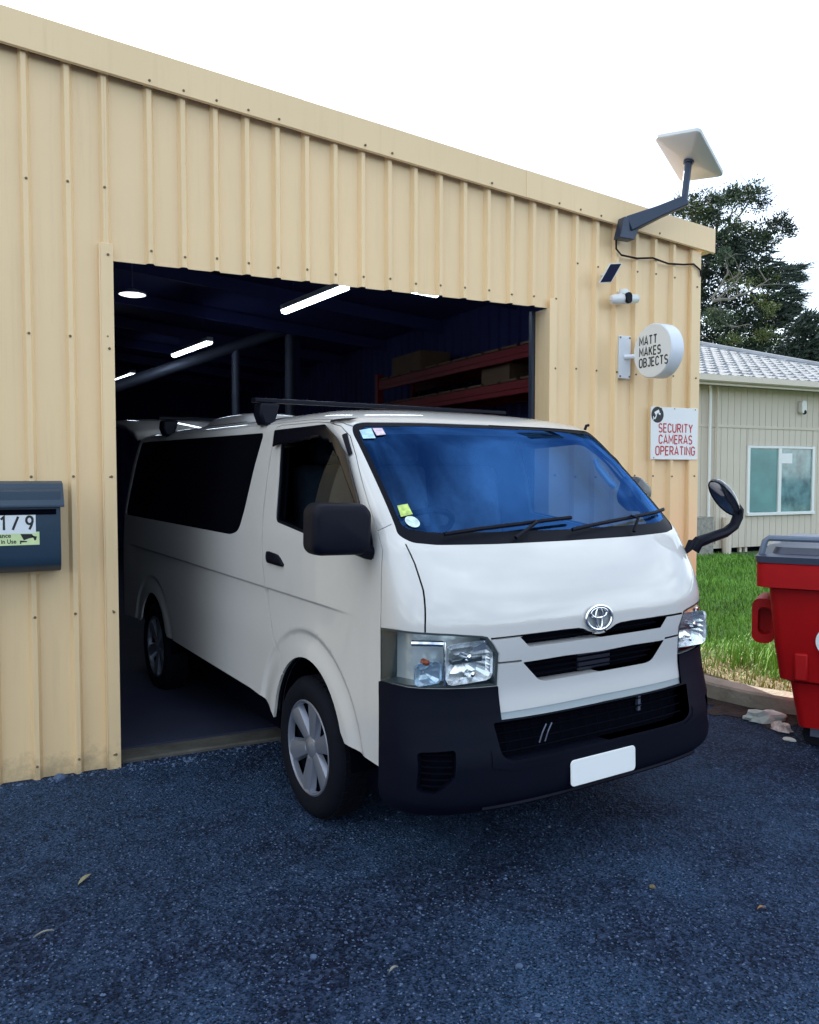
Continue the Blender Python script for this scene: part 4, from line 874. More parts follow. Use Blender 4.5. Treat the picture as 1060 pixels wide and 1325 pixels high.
# arc length along the centre profile -> second parameter q
_p = np.stack([FN[1](VT), ZT], -1); QT = np.concatenate([[0], np.cumsum(np.linalg.norm(np.diff(_p, axis=0), axis=1))])
QMAX = QT[-1]; SIDE = 4.2; SMAX = 1 + SIDE + 1
FA_Y, RA_Y, AX_Z = 1.05, 3.715, .315
def Sraw(s, q):
    v = np.interp(q, QT, VT); z, yf, d, n, w, yr = [f(v) for f in FN]; s = np.asarray(s, float)
    ph = np.clip(s, 0, 1)*np.pi/2; r = rho(ph, n); ph2 = np.clip((SMAX-s), 0, 1)*np.pi/2; r2 = rho(ph2, 3.0); dr = .25*np.minimum(1, w/.7)
    x = np.where(s <= 1, w*r*np.sin(ph), np.where(s < 1+SIDE, w, w*r2*np.sin(ph2)))
    y = np.where(s <= 1, yf+d*(1-r*np.cos(ph)), np.where(s < 1+SIDE, yf+d+(s-1)/SIDE*(yr-dr-yf-d), yr-dr*(1-r2*np.cos(ph2))))
    # pressed crease along the side, wheel-arch flares, roof-gutter step
    sd = sstep(.55, .85, s)*(1-sstep(1+SIDE, SMAX, s))
    cre = -.010*(1-sstep(1.018, 1.034, z))*sstep(.74, 1.0, z)*sstep(.55, .95, y)*(1-sstep(4.2, 4.5, y))
    r1 = np.hypot(y-FA_Y, z-AX_Z); r3 = np.hypot(y-RA_Y, z-AX_Z)
    fl = -.012*(1-sstep(.545, .575, r1))*sstep(.43, .535, r1) - .010*(1-sstep(.505, .53, r3))*sstep(.40, .50, r3)
    x = x + (cre+fl)*sd
    return np.stack([x, y, z + 0*x], -1)
def Snorm(s, q):
    e = 1e-3; s = np.asarray(s, float); q = np.asarray(q, float)
    a = Sraw(s+e, q)-Sraw(s-e, q); b = Sraw(s, np.minimum(q+e, QMAX))-Sraw(s, np.maximum(q-e, 0))
    n = np.cross(a, b); ln = np.linalg.norm(n, axis=-1, keepdims=True); n = n/np.where(ln < 1e-12, 1, ln)
    P = Sraw(s, q); c = np.stack([0*P[..., 0], np.clip(P[..., 1], .95, 4.0), 0*P[..., 0]+1.0], -1)
    flip = ((P-c)*n).sum(-1, keepdims=True) < 0
    n = np.where(flip, -n, n); n[s <= 1e-6, 0] = 0
    return n
def q_of_z(z): return float(np.interp(z, ZT, QT))
def F_(x, z):       # front-view point -> (s, q)
    q = q_of_z(z); v = np.interp(q, QT, VT); w, n = float(FN[4](v)), float(FN[3](v)); t = min(x/w, .999999); lo, hi = 0, math.pi/2
    for _ in range(40):
        mid = (lo+hi)/2
        if float(rho(mid, n))*math.sin(mid) < t: lo = mid
        else: hi = mid
    return (lo/(math.pi/2), q)
def D_(y, z):       # side-view point -> (s, q)
    q = q_of_z(z); v = np.interp(q, QT, VT); yf, d, n, w, yr = [float(FN[k](v)) for k in (1, 2, 3, 4, 5)]
    if y >= yf+d: return (1+(y-yf-d)/(yr-.25*min(1, w/.7)-yf-d)*SIDE, q)
    t = 1-(y-yf)/d; lo, hi = 0, math.pi/2
    for _ in range(40):
        mid = (lo+hi)/2
        if float(rho(mid, n))*math.cos(mid) > t: lo = mid
        else: hi = mid
    return (lo/(math.pi/2), q)
def dens(pts, fn, closed=True, step=.03):
    out = []; n = len(pts)
    for i in range(n if closed else n-1):
        a, b = pts[i], pts[(i+1) % n]; k = max(1, int(math.hypot(b[0]-a[0], b[1]-a[1])/step))
        for j in range(k): out.append(fn(a[0]+(b[0]-a[0])*j/k, a[1]+(b[1]-a[1])*j/k))
    if not closed: out.append(fn(*pts[-1]))
    return out
def rounded(pts, r, n=4):        # round the corners of a closed polygon
    out = []; k = len(pts); rr = r if hasattr(r, '__len__') else [r]*k
    for i in range(k):
        p, a, b = Vector(pts[i]), Vector(pts[i-1]), Vector(pts[(i+1) % k])
        da, db = (a-p), (b-p); c = min(rr[i], da.length*.45, db.length*.45)
        if c < 1e-4: out.append(tuple(p)); continue
        p0, p1 = p+da.normalized()*c, p+db.normalized()*c
        for j in range(n+1):
            t = j/n; out.append(tuple(p0*(1-t)**2 + p*2*t*(1-t) + p1*t*t))
    return out
def strip(line, hw):
    L_, R_ = [], []; k = len(line)
    for i in range(k):
        a, b = Vector(line[max(i-1, 0)]), Vector(line[min(i+1, k-1)]); d = (b-a)
        if d.length < 1e-9: continue
        d.normalize(); nn = Vector((-d.y, d.x))*hw; p = Vector(line[i]); L_.append(tuple(p+nn)); R_.append(tuple(p-nn))
    return L_ + R_[::-1]
def inset(poly, e):
    P = np.array(poly); n = len(P); area = 0.5*np.sum(P[:, 0]*np.roll(P[:, 1], -1)-np.roll(P[:, 0], -1)*P[:, 1]); sg = 1 if area > 0 else -1; out = []
    for i in range(n):
        a, b = P[i-1], P[(i+1) % n]; d = b-a; l = math.hypot(*d)
        if l < 1e-9: out.append(tuple(P[i])); continue
        d = d/l; out.append((P[i][0]-d[1]*sg*e, P[i][1]+d[0]*sg*e))
    return out

G_Z = .45
# --- outlines (metres, measured on the van)
door = dens([(.883,1.843),(.98,1.862),(1.12,1.872),(1.55,1.874),(1.605,1.866),(1.617,1.80),(1.619,1.673),(1.616,1.428),(1.60,1.266),(1.57,1.12),(1.533,.989),(1.49,.89),(1.444,.801),(1.357,.66),
            (1.30,.58),(1.05,.62),(.80,.52),(.70,.40),(.352,.40),(.351,.60),(.351,.80),(.352,1.016),(.352,1.115),(.366,1.324),(.416,1.39),(.56,1.545),(.707,1.705),(.80,1.795)], D_)
archf = [(FA_Y+.385*math.cos(R(a)), AX_Z+.437*math.sin(R(a))) for a in range(0, 181, 6)]
archr = [(RA_Y+.36*math.cos(R(a)), AX_Z+.40*math.sin(R(a))) for a in range(0, 181, 6)]
lowcut = [(.352,.20),(.352,.445),(.66,.455)] + [p for p in archf[::-1] if p[1] > .457 and p[0] < FA_Y] + [p for p in archf[::-1] if p[0] >= FA_Y and p[1] > .365] + [(1.44,.366),(1.50,.415),(1.60,.438),(1.75,.448)] + \
         [(RA_Y-.37,.45)] + [p for p in archr[::-1] if p[1] > .45] + [(RA_Y+.37,.45),(4.42,.44)]
lowcut_q = dens(lowcut, lambda y, z: D_(y, max(z, .2851)), False) + [(1+SIDE, q_of_z(.42)), (SMAX+.01, q_of_z(.42)), (SMAX+.01, -.01), (D_(.352, .30)[0], -.01)]
dwin = dens(rounded([(1.53,1.842),(.985,1.832),(.862,1.775),(.745,1.695),(.60,1.525),(.475,1.365),(.468,1.297),(.80,1.305),(1.05,1.335),(1.445,1.378),(1.47,1.60)], [.05,.05,.05,.02,.02,.03,.03,.02,.02,.03,.02]), D_)
swin = dens(rounded([(4.33,1.852),(1.765,1.842),(1.885,1.42),(1.94,1.30),(2.06,1.268),(4.52,1.262)], [.05,.03,.03,.05,.06,.05]), D_)
ws_o = rounded([(-.001,1.337),(.40,1.339),(.68,1.345),(.778,1.356),(.812,1.385),(.805,1.42),(.766,1.81),(.745,1.85),(.70,1.862),(.40,1.868),(-.001,1.870)], [0,0,.02,.02,.02,.02,.02,.02,.02,0,0], 3)
ws = dens(ws_o, F_)
ws_i = dens(rounded([(-.001,1.385),(.40,1.388),(.68,1.394),(.783,1.412),(.746,1.805),(.71,1.842),(.40,1.853),(-.001,1.855)], [0,.02,.03,.03,.03,.03,0,0], 3), F_)
hl_side = [(.352,1.016),(.352,.80)]
hl = dens([(.86,1.024),(.80,1.022),(.72,1.017),(.60,1.003),(.575,.997),(.550,.965),(.527,.928),(.530,.80),(.62,.801),(.78,.806),(.85,.806)], F_, False) + dens(hl_side[::-1], D_, False)
bump = dens([(-.001,.2851),(.80,.2851)], F_, False) + dens([(.352,.2851),(.352,.80)], D_, False) + dens([(.85,.804),(.78,.804),(.62,.799),(.530,.798),(.528,.735),(.527,.667),(.30,.666),(-.001,.666)], F_, False)
lip = [(-.001,.957),(.035,.959),(.065,.966),(.095,.980),(.125,.986),(.20,.988),(.40,.987),(.55,.985)]
trim = dens([(-.001,.667),(.30,.667),(.527,.668)], F_, False) + dens([(.527,.735),(.526,.80),(.524,.928),(.545,.962),(.560,.984)] + lip[::-1], F_, False)
uslot = dens([(-.001,.942),(.385,.942),(.43,.985)] + lip[1:7][::-1] + [(-.001,.9565)], F_, True)
lslot = dens(rounded([(-.001,.793),(.30,.793),(.335,.803),(.415,.882),(.20,.886),(-.001,.881)], [0,.02,.03,.008,0,0], 3), F_)
lgr = dens(rounded([(-.001,.515),(.50,.512),(.548,.535),(.565,.66),(-.001,.66)], [0,.03,.03,.01,0], 3), F_)
fog = dens(rounded([(.725,.575),(.842,.565),(.846,.415),(.80,.405),(.735,.47)], .015), F_)
gapb = [dens([(.800,1.352),(.792,1.28),(.790,1.18),(.805,1.05),(.806,1.021)], F_, False), dens([(.530,.890),(.42,.889)], F_, False), dens([(.423,1.397),(.40,1.41)], D_, False) + [F_(.815,1.425)],
        dens([(.001,.990)]+[(a,b+.003) for a,b in lip[1:]]+[(.56,.988)], F_, False)]
gut = dens([(.80,1.83),(.90,1.862),(1.0,1.880),(1.2,1.888),(3.0,1.888),(4.4,1.884)], D_, False)
POLY = {'ws': ws, 'ws_i': ws_i, 'dwin': dwin, 'dwin_i': inset(dwin, .018), 'swin': swin, 'hl': hl, 'hl_i': inset(hl, .008), 'bump': bump, 'uslot': uslot, 'lslot': lslot, 'lgr': lgr, 'fog': fog, 'trim': trim, 'door': door, 'low': lowcut_q,
        'fuel': []}
GAPS = [strip(door+[door[0]], .0045), strip(gapb[0], .0042), strip(gapb[1], .004), strip(gapb[2], .002), strip(gapb[3], .004), strip(gut, .006)]
tailgap = strip([(1+SIDE+.35, q) for q in np.linspace(q_of_z(.45), q_of_z(1.90), 40)], .004)
GAPS.append(tailgap)
trimlo = dens([(-.001,.667),(.527,.668),(.527,.694),(-.001,.697)], F_)
POLY['trimlo'] = trimlo
del POLY['fuel']
def pip(P, poly):
    x, y = P[:, 0], P[:, 1]; A = np.array(poly); B = np.roll(A, -1, 0); c = np.zeros(len(P), bool)
    for (x0, y0), (x1, y1) in zip(A, B):
        if y0 == y1: continue
        c ^= ((y0 > y) != (y1 > y)) & (x < (x1-x0)*(y-y0)/(y1-y0)+x0)
    return c
def clampq(p): return (min(max(p[0], 0), SMAX), min(max(p[1], 0), QMAX))
def triangulate(polys, sg, qg, extra=()):
    V_, E_ = [Vector(p) for p in extra], []
    for pl in polys:
        b = len(V_); pl = [clampq(p) for p in pl]; V_ += [Vector(p) for p in pl]; E_ += [(b+i, b+(i+1) % len(pl)) for i in range(len(pl))]
    for s in sg:
        for q in qg: V_.append(Vector((s, q)))
    r = delaunay_2d_cdt(V_, E_, [], 0, 1e-5)
    return np.array([tuple(v) for v in r[0]]), np.array(r[2])
sg = np.concatenate([np.linspace(0, 1, 30), np.linspace(1, 2.6, 44)[1:], np.linspace(2.6, 1+SIDE, 36)[1:], np.linspace(1+SIDE, SMAX, 14)[1:]])
zz = np.concatenate([np.arange(.30, 1.0, .025), np.arange(1.0, 1.1, .009), np.arange(1.1, 1.85, .03)])
qg = np.concatenate([[0], [q_of_z(z) for z in zz], np.linspace(q_of_z(1.85), QMAX, 26)])
rings = [D_(cy + r_*math.cos(R(a)), AX_Z + r_*math.sin(R(a))) for cy, rs_ in ((FA_Y, np.arange(.43, .60, .011)), (RA_Y, np.arange(.39, .56, .012))) for r_ in rs_ for a in np.arange(2, 180, 2.5) if AX_Z + r_*math.sin(R(a)) > .36 and cy + r_*math.cos(R(a)) > .40]
PV, PT = triangulate(list(POLY.values()) + GAPS, sg, qg, rings)
cen = PV[PT].mean(1)
a2 = PV[PT]; ar = np.abs(np.cross(a2[:, 1]-a2[:, 0], a2[:, 2]-a2[:, 0])); PT = PT[ar > 1e-9]; cen = PV[PT].mean(1)
reg = np.full(len(PT), 'body', dtype=object)
inn = {k: pip(cen, p) for k, p in POLY.items()}
bonnet_poly = dens([(-.001,1.337),(.40,1.339),(.68,1.345),(.80,1.352),(.792,1.28),(.790,1.18),(.805,1.05),(.806,1.021),(.72,1.017),(.60,1.003),(.575,.997)] + lip[::-1], F_)
reg[pip(cen, bonnet_poly)] = 'bonnet'
reg[inn['door']] = 'door'
reg[cen[:, 0] > 1+SIDE+.35] = 'tail'
reg[inn['trim']] = 'trim'; reg[inn['trimlo']] = 'trimlo'; reg[inn['uslot']] = 'uslot'; reg[inn['lslot']] = 'lslot'
reg[inn['bump']] = 'bump'; reg[inn['lgr']] = 'lgr'; reg[inn['fog']] = 'fog'
for gp in GAPS:
    reg[pip(cen, gp)] = 'gap'
reg[inn['swin']] = 'swin'; reg[inn['dwin']] = 'dseal'; reg[inn['dwin_i']] = 'dglass'
reg[inn['ws']] = 'frit'; reg[inn['ws_i']] = 'glass'
reg[inn['hl']] = 'hlrim'; reg[inn['hl_i']] = 'hl'
reg[inn['low'] & ~inn['bump']] = 'none'
DEPTH = {'body': 0, 'bonnet': 0, 'door': 0, 'tail': 0, 'trim': .004, 'trimlo': .001, 'uslot': -.05, 'lslot': -.055, 'bump': .012, 'lgr': -.06, 'fog': -.03, 'gap': -.014, 'swin': -.004, 'dseal': -.004, 'dglass': -.010,
         'frit': -.003, 'glass': -.004, 'hlrim': .001, 'hl': -.075, 'none': -.014}
PP, NNm = Sraw(PV[:, 0], PV[:, 1]), Snorm(PV[:, 0], PV[:, 1])
# edges between regions -> return walls
edge = {}
for ti, t3 in enumerate(PT):
    for a, b in ((t3[0], t3[1]), (t3[1], t3[2]), (t3[2], t3[0])): edge.setdefault((min(a, b), max(a, b)), []).append(ti)
walls = {}
for (a, b), ts in edge.items():
    if len(ts) == 2 and reg[ts[0]] != reg[ts[1]]:
        d0, d1 = DEPTH[reg[ts[0]]], DEPTH[reg[ts[1]]]
        if abs(d0-d1) > 1e-6:
            hi = ts[0] if d0 > d1 else ts[1]; walls.setdefault(reg[hi], []).append((a, b, max(d0, d1), min(d0, d1)))
    elif len(ts) == 1 and PV[a][1] < 1e-6 and PV[b][1] < 1e-6:
        walls.setdefault(reg[ts[0]], []).append((a, b, DEPTH[reg[ts[0]]], DEPTH[reg[ts[0]]]-.10))
def panel(name, regs, m, parent=VAN, side=0, off=None, walls_on=True, mats=None, tri=None, flip=False):
    """mesh of the skin regions; side 0 both halves, -1 driver's, +1 passenger's. Shading follows the true skin."""
    sel = np.isin(reg, regs) if tri is None else tri
    vs, ns, fs, mi = [], [], [], []
    for sgn in ((-1, 1) if side == 0 else (side,)):
        idx = {}
        def vid(i, d, wall=None):
            k = (i, round(d, 5), wall)
            if k not in idx:
                p = PP[i] + NNm[i]*d; n = NNm[i] if wall is None else np.array(wall)
                idx[k] = len(vs); vs.append((p[0]*sgn, p[1], p[2])); ns.append((n[0]*sgn, n[1], n[2]))
            return idx[k]
        for t3, rg_ in zip(PT[sel], reg[sel]):
            d = DEPTH[rg_] if off is None else off
            f = [vid(i, d) for i in t3]; A, B, C_ = [np.array(vs[j]) for j in f]; nn = np.cross(B-A, C_-A)
            if (nn*np.array(ns[f[0]])).sum() < 0: f = f[::-1]
            fs.append(f); mi.append(0)
        if walls_on:
            for rg_ in regs:
                for a, b, d0, d1 in walls.get(rg_, []):
                    e = PP[b]-PP[a]; wn = np.cross(e, NNm[a]); ln = np.linalg.norm(wn)
                    if ln < 1e-9: continue
                    wn = tuple(wn/ln)
                    fs.append([vid(a, d0, wn), vid(b, d0, wn), vid(b, d1, wn), vid(a, d1, wn)]); mi.append(0)
    me = bpy.data.meshes.new(name); me.from_pydata(vs, [], fs); me.update()
    me.materials.append(m); me.polygons.foreach_set('use_smooth', [True]*len(fs))
    NV = np.array(ns)
    if flip: me.flip_normals(); NV = -NV
    me.normals_split_custom_set_from_vertices([tuple(v) for v in NV])
    return link(name, me, parent)
def patch(name, poly, off, m, parent=VAN, side=-1, step=.03, thick=0):
    P = np.array(poly); s0, s1, q0, q1 = P[:, 0].min(), P[:, 0].max(), P[:, 1].min(), P[:, 1].max()
    gs = np.arange(s0, s1, step); gq = np.arange(q0, q1, step)
    v_, t_ = triangulate([poly], gs, gq); c_ = v_[t_].mean(1); t_ = t_[pip(c_, poly)]
    pts = Sraw(np.abs(v_[:, 0]), v_[:, 1]); nn = Snorm(np.abs(v_[:, 0]), v_[:, 1]); sg_ = np.sign(v_[:, 0]); sg_[sg_ == 0] = 1
    # s below zero means across the centre line
    pts[:, 0] *= sg_*side; nn[:, 0] *= sg_*side; pts = pts + nn*off
    fs = []
    for t3 in t_:
        f = list(t3); A, B, C_ = pts[f[0]], pts[f[1]], pts[f[2]]
        if (np.cross(B-A, C_-A)*nn[f[0]]).sum() < 0: f = f[::-1]
        fs.append(f)
    used = sorted(set(i for f in fs for i in f)); mp_ = {o: i for i, o in enumerate(used)}
    me = bpy.data.meshes.new(name); me.from_pydata([tuple(pts[i]) for i in used], [], [[mp_[i] for i in f] for f in fs]); me.update(); me.materials.append(m)
    me.polygons.foreach_set('use_smooth', [True]*len(fs)); me.normals_split_custom_set_from_vertices([tuple(nn[i]) for i in used])
    o = link(name, me, parent)
    if thick: sd_ = o.modifiers.new('t', 'SOLIDIFY'); sd_.thickness = thick; sd_.offset = -1
    return o
def spt(sq, off=0, side=-1):
    p = Sraw(np.array([abs(sq[0])]), np.array([sq[1]]))[0]; n = Snorm(np.array([abs(sq[0])]), np.array([sq[1]]))[0]
    p = p + n*off; return Vector((p[0]*side*(1 if sq[0] >= 0 else -1), p[1], p[2]))

body = panel('body', ['body', 'tail'], M_WHITE)
panel('panel_gap', ['gap'], M_SEAL)
panel('bonnet', ['bonnet'], M_WHITE)
# dark lining on the inside of the skin
lin = np.isin(reg, ['body', 'tail', 'door', 'bonnet', 'gap', 'frit', 'dseal', 'swin'])
panel('interior_lining', [], M_LINING, off=-.045, walls_on=False, tri=lin, flip=True)
wsr = panel('windscreen', ['glass'], M_WS); panel('windscreen_surround', ['frit'], M_SEAL, parent=wsr)
for s in (-1, 1):
    dr = panel('front_door', ['door'], M_WHITE, side=s)
    panel('window_pane', ['dglass'], M_WIN, parent=dr, side=s); panel('window_seal', ['dseal'], M_SEAL, parent=dr, side=s)
    panel('side_window', ['swin'], M_PRIV, side=s)
    hd = [(1.515,1.222),(1.37,1.214),(1.305,1.172),(1.31,1.160),(1.50,1.163),(1.52,1.185)]
    patch('door_handle', dens(rounded(hd, [.02,.04,.01,.01,.02,.02]), D_), .012, M_BLACK, dr, s, thick=.02)
    vis = dens(rounded([(1.575,1.845),(.985,1.850),(.85,1.785),(.735,1.702),(.59,1.535),(.53,1.465),(.545,1.455),(.63,1.535),(.775,1.675),(.91,1.765),(1.02,1.79),(1.52,1.765),(1.565,1.755)], .015), D_)
    patch('weather_shield', vis, .022, mat('smoked_visor', (.006, .006, .010), .12), dr, s, thick=.003)
    # headlight
    h = panel('headlight', ['hlrim'], mat('headlight_rim', (.04, .055, .06), .3), side=s)
    hb = panel('reflector_housing', ['hl'], mat('smoked_chrome', (.80, .86, .87), .30, .6, bump=.12, bscale=30), parent=h, side=s)
    panel('lens', [], M_LENS, parent=h, side=s, off=-.001, walls_on=False, tri=(reg == 'hl'))
    def bowl(name, c, r, dpt, m_, n=24, sq=1.0, ribs=0):
        mb = MB(); prof = [(r*1.0, 0), (r*.97, .010), (r*.85, dpt*.45), (r*.6, dpt*.8), (r*.25, dpt), (.004, dpt*1.02)]; vs = []
        for rr_, hh in prof:
            for j in range(n):
                t_ = 2*math.pi*j/n; k_ = 1/max(abs(math.cos(t_)), abs(math.sin(t_))); k_ = 1 + (min(k_, 1.30)-1)*sq
                fl_ = 1 + (.05 if (j % 2 and rr_ < r*.9) else 0)*ribs
                vs.append((c[0]+rr_*k_*math.cos(t_)*fl_, c[1]+hh+.13*abs(rr_*math.cos(t_)) if 0 else c[1]+hh, c[2]+rr_*.72*k_*math.sin(t_)*fl_))
        mb.add(vs, [(i*n+j, i*n+(j+1) % n, (i+1)*n+(j+1) % n, (i+1)*n+j) for i in range(len(prof)-1) for j in range(n)])
        o = mb.build(name, m_, h, smooth=not ribs, fix=False); return o
    bowl('main_reflector', (s*.648, .070, .902), .112, .06, mat('headlight_chrome', (.93, .95, .97), .24, .85), 40, .95, .5)
    mb = MB(); mb.bb(min(s*.575, s*.72), max(s*.575, s*.72), .085, .11, .896, .916); mb.build('reflector_bar', mat('dark_chrome', (.12, .15, .16), .25, .8), h, bevel=.004)
    mb = MB(); mb.lathe([(.001, -.02), (.012, -.016), (.016, 0), (.016, .03)], 14, 'y', (s*.66, .075, .925), cap=False); mb.build('bulb', M_CHROME, h, smooth=True)
    mb = MB(); mb.lathe([(.001, -.012), (.010, -.008), (.013, 0), (.013, .03)], 14, 'y', (s*.64, .07, .855), cap=False); mb.build('bulb', M_CHROME, h, smooth=True)
    bowl('indicator_reflector', (s*.795, .140, .862), .062, .035, mat('blue_grey_reflector', (.60, .74, .86), .2, .7), 20, 1.0, .5)
    mb = MB(); mb.lathe([(.001, -.016), (.012, -.01), (.013, .02)], 12, 'y', (s*.80, .150, .905), cap=False); mb.build('indicator_bulb', M_AMBER, h, smooth=True)
    mb = MB(); mb.tube([(s*.735, .115, .985), (s*.735, .115, .815)], .007, 8); mb.build('divider', M_CHROME, h, smooth=True)
    mb = MB(); mb.tube([(s*.74, .120, .975), (s*.79, .145, .978), (s*.835, .195, .975)], .012, 8); mb.build('upper_strip', M_CHROME, h, smooth=True)
# radiator trim and slots
tr = panel('radiator_trim', ['trim'], M_TRIM); panel('lower_edge', ['trimlo'], M_TRIMLO, parent=tr)
panel('upper_slot', ['uslot'], M_VOID, parent=tr); panel('lower_slot', ['lslot'], M_VOID, parent=tr)
def bars(name, zs, x, off, hw, m_, parent, both=True):
    for z in zs:
        line = [F_(xx, z) for xx in np.linspace(.001, x(z) if callable(x) else x, 16)]
        L_ = [(-p[0], p[1]) for p in line[::-1]] + line
        pts = [spt(p, off, 1) for p in L_]
        mb = MB(); mb.tube(pts, hw, 6, flat=.6); mb.build(name, m_, parent, smooth=True)
M_SLAT = mat('grille_slat', (.0020, .0026, .007), .8, spec=.05)
bars('slat', (.815, .837, .859), lambda z: .325 + (z-.80)*1.1, -.035, .008, M_SLAT, tr)
bars('slat', (.962,), .39, -.03, .007, M_SLAT, tr)
mb = MB(); mb.bb(-.09, .10, .055, .075, .80, .882); mb.build('grille_block', mat('grille_block_navy', (.008, .009, .022), .4), tr, bevel=.006)
# emblem: three interlocking oval rings
em = MB()
def ell(cx, cz, rx, rz, r, n=40):
    pts = []
    for i in range(n):
        t_ = 2*math.pi*i/n; pts.append((cx+rx*math.cos(t_), 0, cz+rz*math.sin(t_)))
    em.tube(pts, r, 8, closed=True, flat=.7)
ell(0, 0, .074, .050, .0072); ell(0, .021, .046, .021, .0058); ell(0, -.001, .019, .044, .0058)
em.build('emblem', M_CHROME, VAN, (-0.012, .012, 1.026), (R(-6), 0, 0), smooth=True)
mb = MB(); mb.lathe([(.074, 0), (.001, 0)], 30, 'y', cap=False); o = mb.build('emblem_backing', mat('emblem_recess', (.30, .32, .34), .3, .6), VAN, (-.012, .0205, 1.026), (R(-6), 0, 0)); o.scale = (1, 1, .68)
# bumper
bp = panel('front_bumper', ['bump'], M_BUMPER)
panel('lower_intake', ['lgr'], M_VOID, parent=bp)
bars('intake_slat', (.545, .580, .615, .645), .545, -.035, .005, M_SLAT, bp)
mb = MB()
for k in range(15):
    x = -.49 + .07*k
    mb.tube([tuple(spt(F_(abs(x)+1e-4, z), -.045, 1 if x > 0 else -1)) for z in (.52, .59, .655)], .003, 5)
tag(mb.build('intake_ribs', M_SLAT, bp), kind='stuff')
for s in (-1, 1):
    panel('fog_recess', ['fog'], M_VOID, parent=bp, side=s)
    for z in (.435, .46, .485, .51, .535, .558):
        x0 = .735 + max(0, (.47-z))*.9
        mb = MB(); mb.tube([tuple(spt(F_(xx, z), -.010, s)) for xx in np.linspace(x0+.004, .842, 6)], .0055, 5, flat=.6); mb.build('fog_slat', M_SLAT, bp)
ledge = dens([(-.001,.500),(.50,.497),(.565,.52),(.575,.56),(.590,.56),(.592,.50),(.50,.478),(-.001,.480)], F_)
for s in (-1, 1): patch('bumper_ledge', ledge, .016, M_BUMPER, bp, s)
mb = MB()
lo = [tuple(spt(F_(abs(x)+1e-4, .345), .016, 1 if x > 0 else -1)) for x in np.linspace(-.62, .62, 30)]
mb.tube(lo, .009, 6); mb.build('bumper_lip', M_BUMPER, bp, smooth=True)
mb = MB(); mb.prism(rrect(.375, .108, .018, 4), 'y', -.006, 0); mb.build('number_plate', M_PLATE, VAN, (-.035, -.046, .415), (R(-2), 0, 0), bevel=.002)
mb = MB(); mb.prism(rrect(.13, .022, .008, 3), 'y', -.004, 0); mb.build('tow_cover', M_SLAT, VAN, (.345, -.022, .392), (0, 0, R(4)))
mb = MB(); mb.bb(.06, .075, .035, .05, .58, .65); mb.bb(.058, .078, .032, .05, .60, .61); mb.build('coolant_pipe', M_STEEL, VAN, (.20, 0, 0))
for k, (x, z) in enumerate(((-.36, .60), (-.33, .60))):
    mb = MB(); mb.tube([(x, -.012, z-.04), (x+.012, -.016, z), (x+.035, -.012, z+.03)], .003, 5); mb.build('cable_tie', M_STEEL, VAN)

# wipers, stickers, little things on the skin
def wiper(pts, arm):
    mb = MB(); P_ = [spt((F_(abs(x), z) if x <= 0 else (-F_(x, z)[0], F_(x, z)[1])), .022, -1) for x, z in pts]
    mb.tube(P_, [.0065]*len(P_), 6, flat=1.5); w_ = mb.build('wiper', M_BLACK, VAN, smooth=True)
    mb = MB(); A_ = [spt((F_(abs(x), z) if x <= 0 else (-F_(x, z)[0], F_(x, z)[1])), o_, -1) for x, z, o_ in arm]
    mb.tube(A_, [.009, .007, .005], 8); mb.build('wiper_arm', M_BLACK, w_, smooth=True)
wiper([(-.64,1.372),(-.45,1.388),(-.25,1.400),(-.05,1.412),(.07,1.418)], [(-.30,1.352,.012),(-.18,1.388,.045),(-.16,1.404,.035)])
wiper([(.03,1.368),(.22,1.388),(.45,1.408),(.66,1.424),(.775,1.436)], [(.42,1.352,.012),(.46,1.388,.045),(.44,1.410,.035)])
def quad(name, pts, m_, parent, off=.002):
    pl = dens(pts, lambda x, z: F_(x, z)); return patch(name, pl, off, m_, parent, -1, .02)
M_ST1 = mat('blue_white_sticker', (.45, .66, .80), .5, var=.3, vscale=30)
quad('sticker', [(.735,1.821),(.68,1.832),(.690,1.785),(.742,1.782)], M_ST1, wsr)
quad('sticker', [(.675,1.832),(.63,1.833),(.633,1.803),(.678,1.797)], mat('pink_white_sticker', (.66, .52, .60), .5, var=.4, vscale=40), wsr)
quad('sticker', [(.760,1.497),(.715,1.504),(.716,1.463),(.768,1.453)], mat('yellow_green_sticker', (.50, .66, .16), .5, var=.4, vscale=45), wsr)
cxs, czs = .733, 1.434; quad('sticker', [(cxs+.028*math.cos(a), czs+.022*math.sin(a)) for a in np.linspace(0, 2*math.pi, 18)[:-1]], mat('white_round_sticker', (.62, .76, .70), .5, var=.25, vscale=50), wsr)
patch('a_pillar_vent', dens(rounded([(.845,1.800),(.822,1.808),(.725,1.712),(.742,1.702)], .008), D_), .005, M_BLACK, VAN, -1)
patch('pillar_strip', dens([(.87,1.874),(.97,1.868),(.965,1.858),(.868,1.860)], D_), .010, M_BLACK, VAN, -1)
mb = MB(); mb.tube([(.690, .83, 1.868), (.700, .83, 1.89), (.718, .83, 1.893)], .008, 6); mb.build('aerial_stub', M_BLACK, VAN, smooth=True)

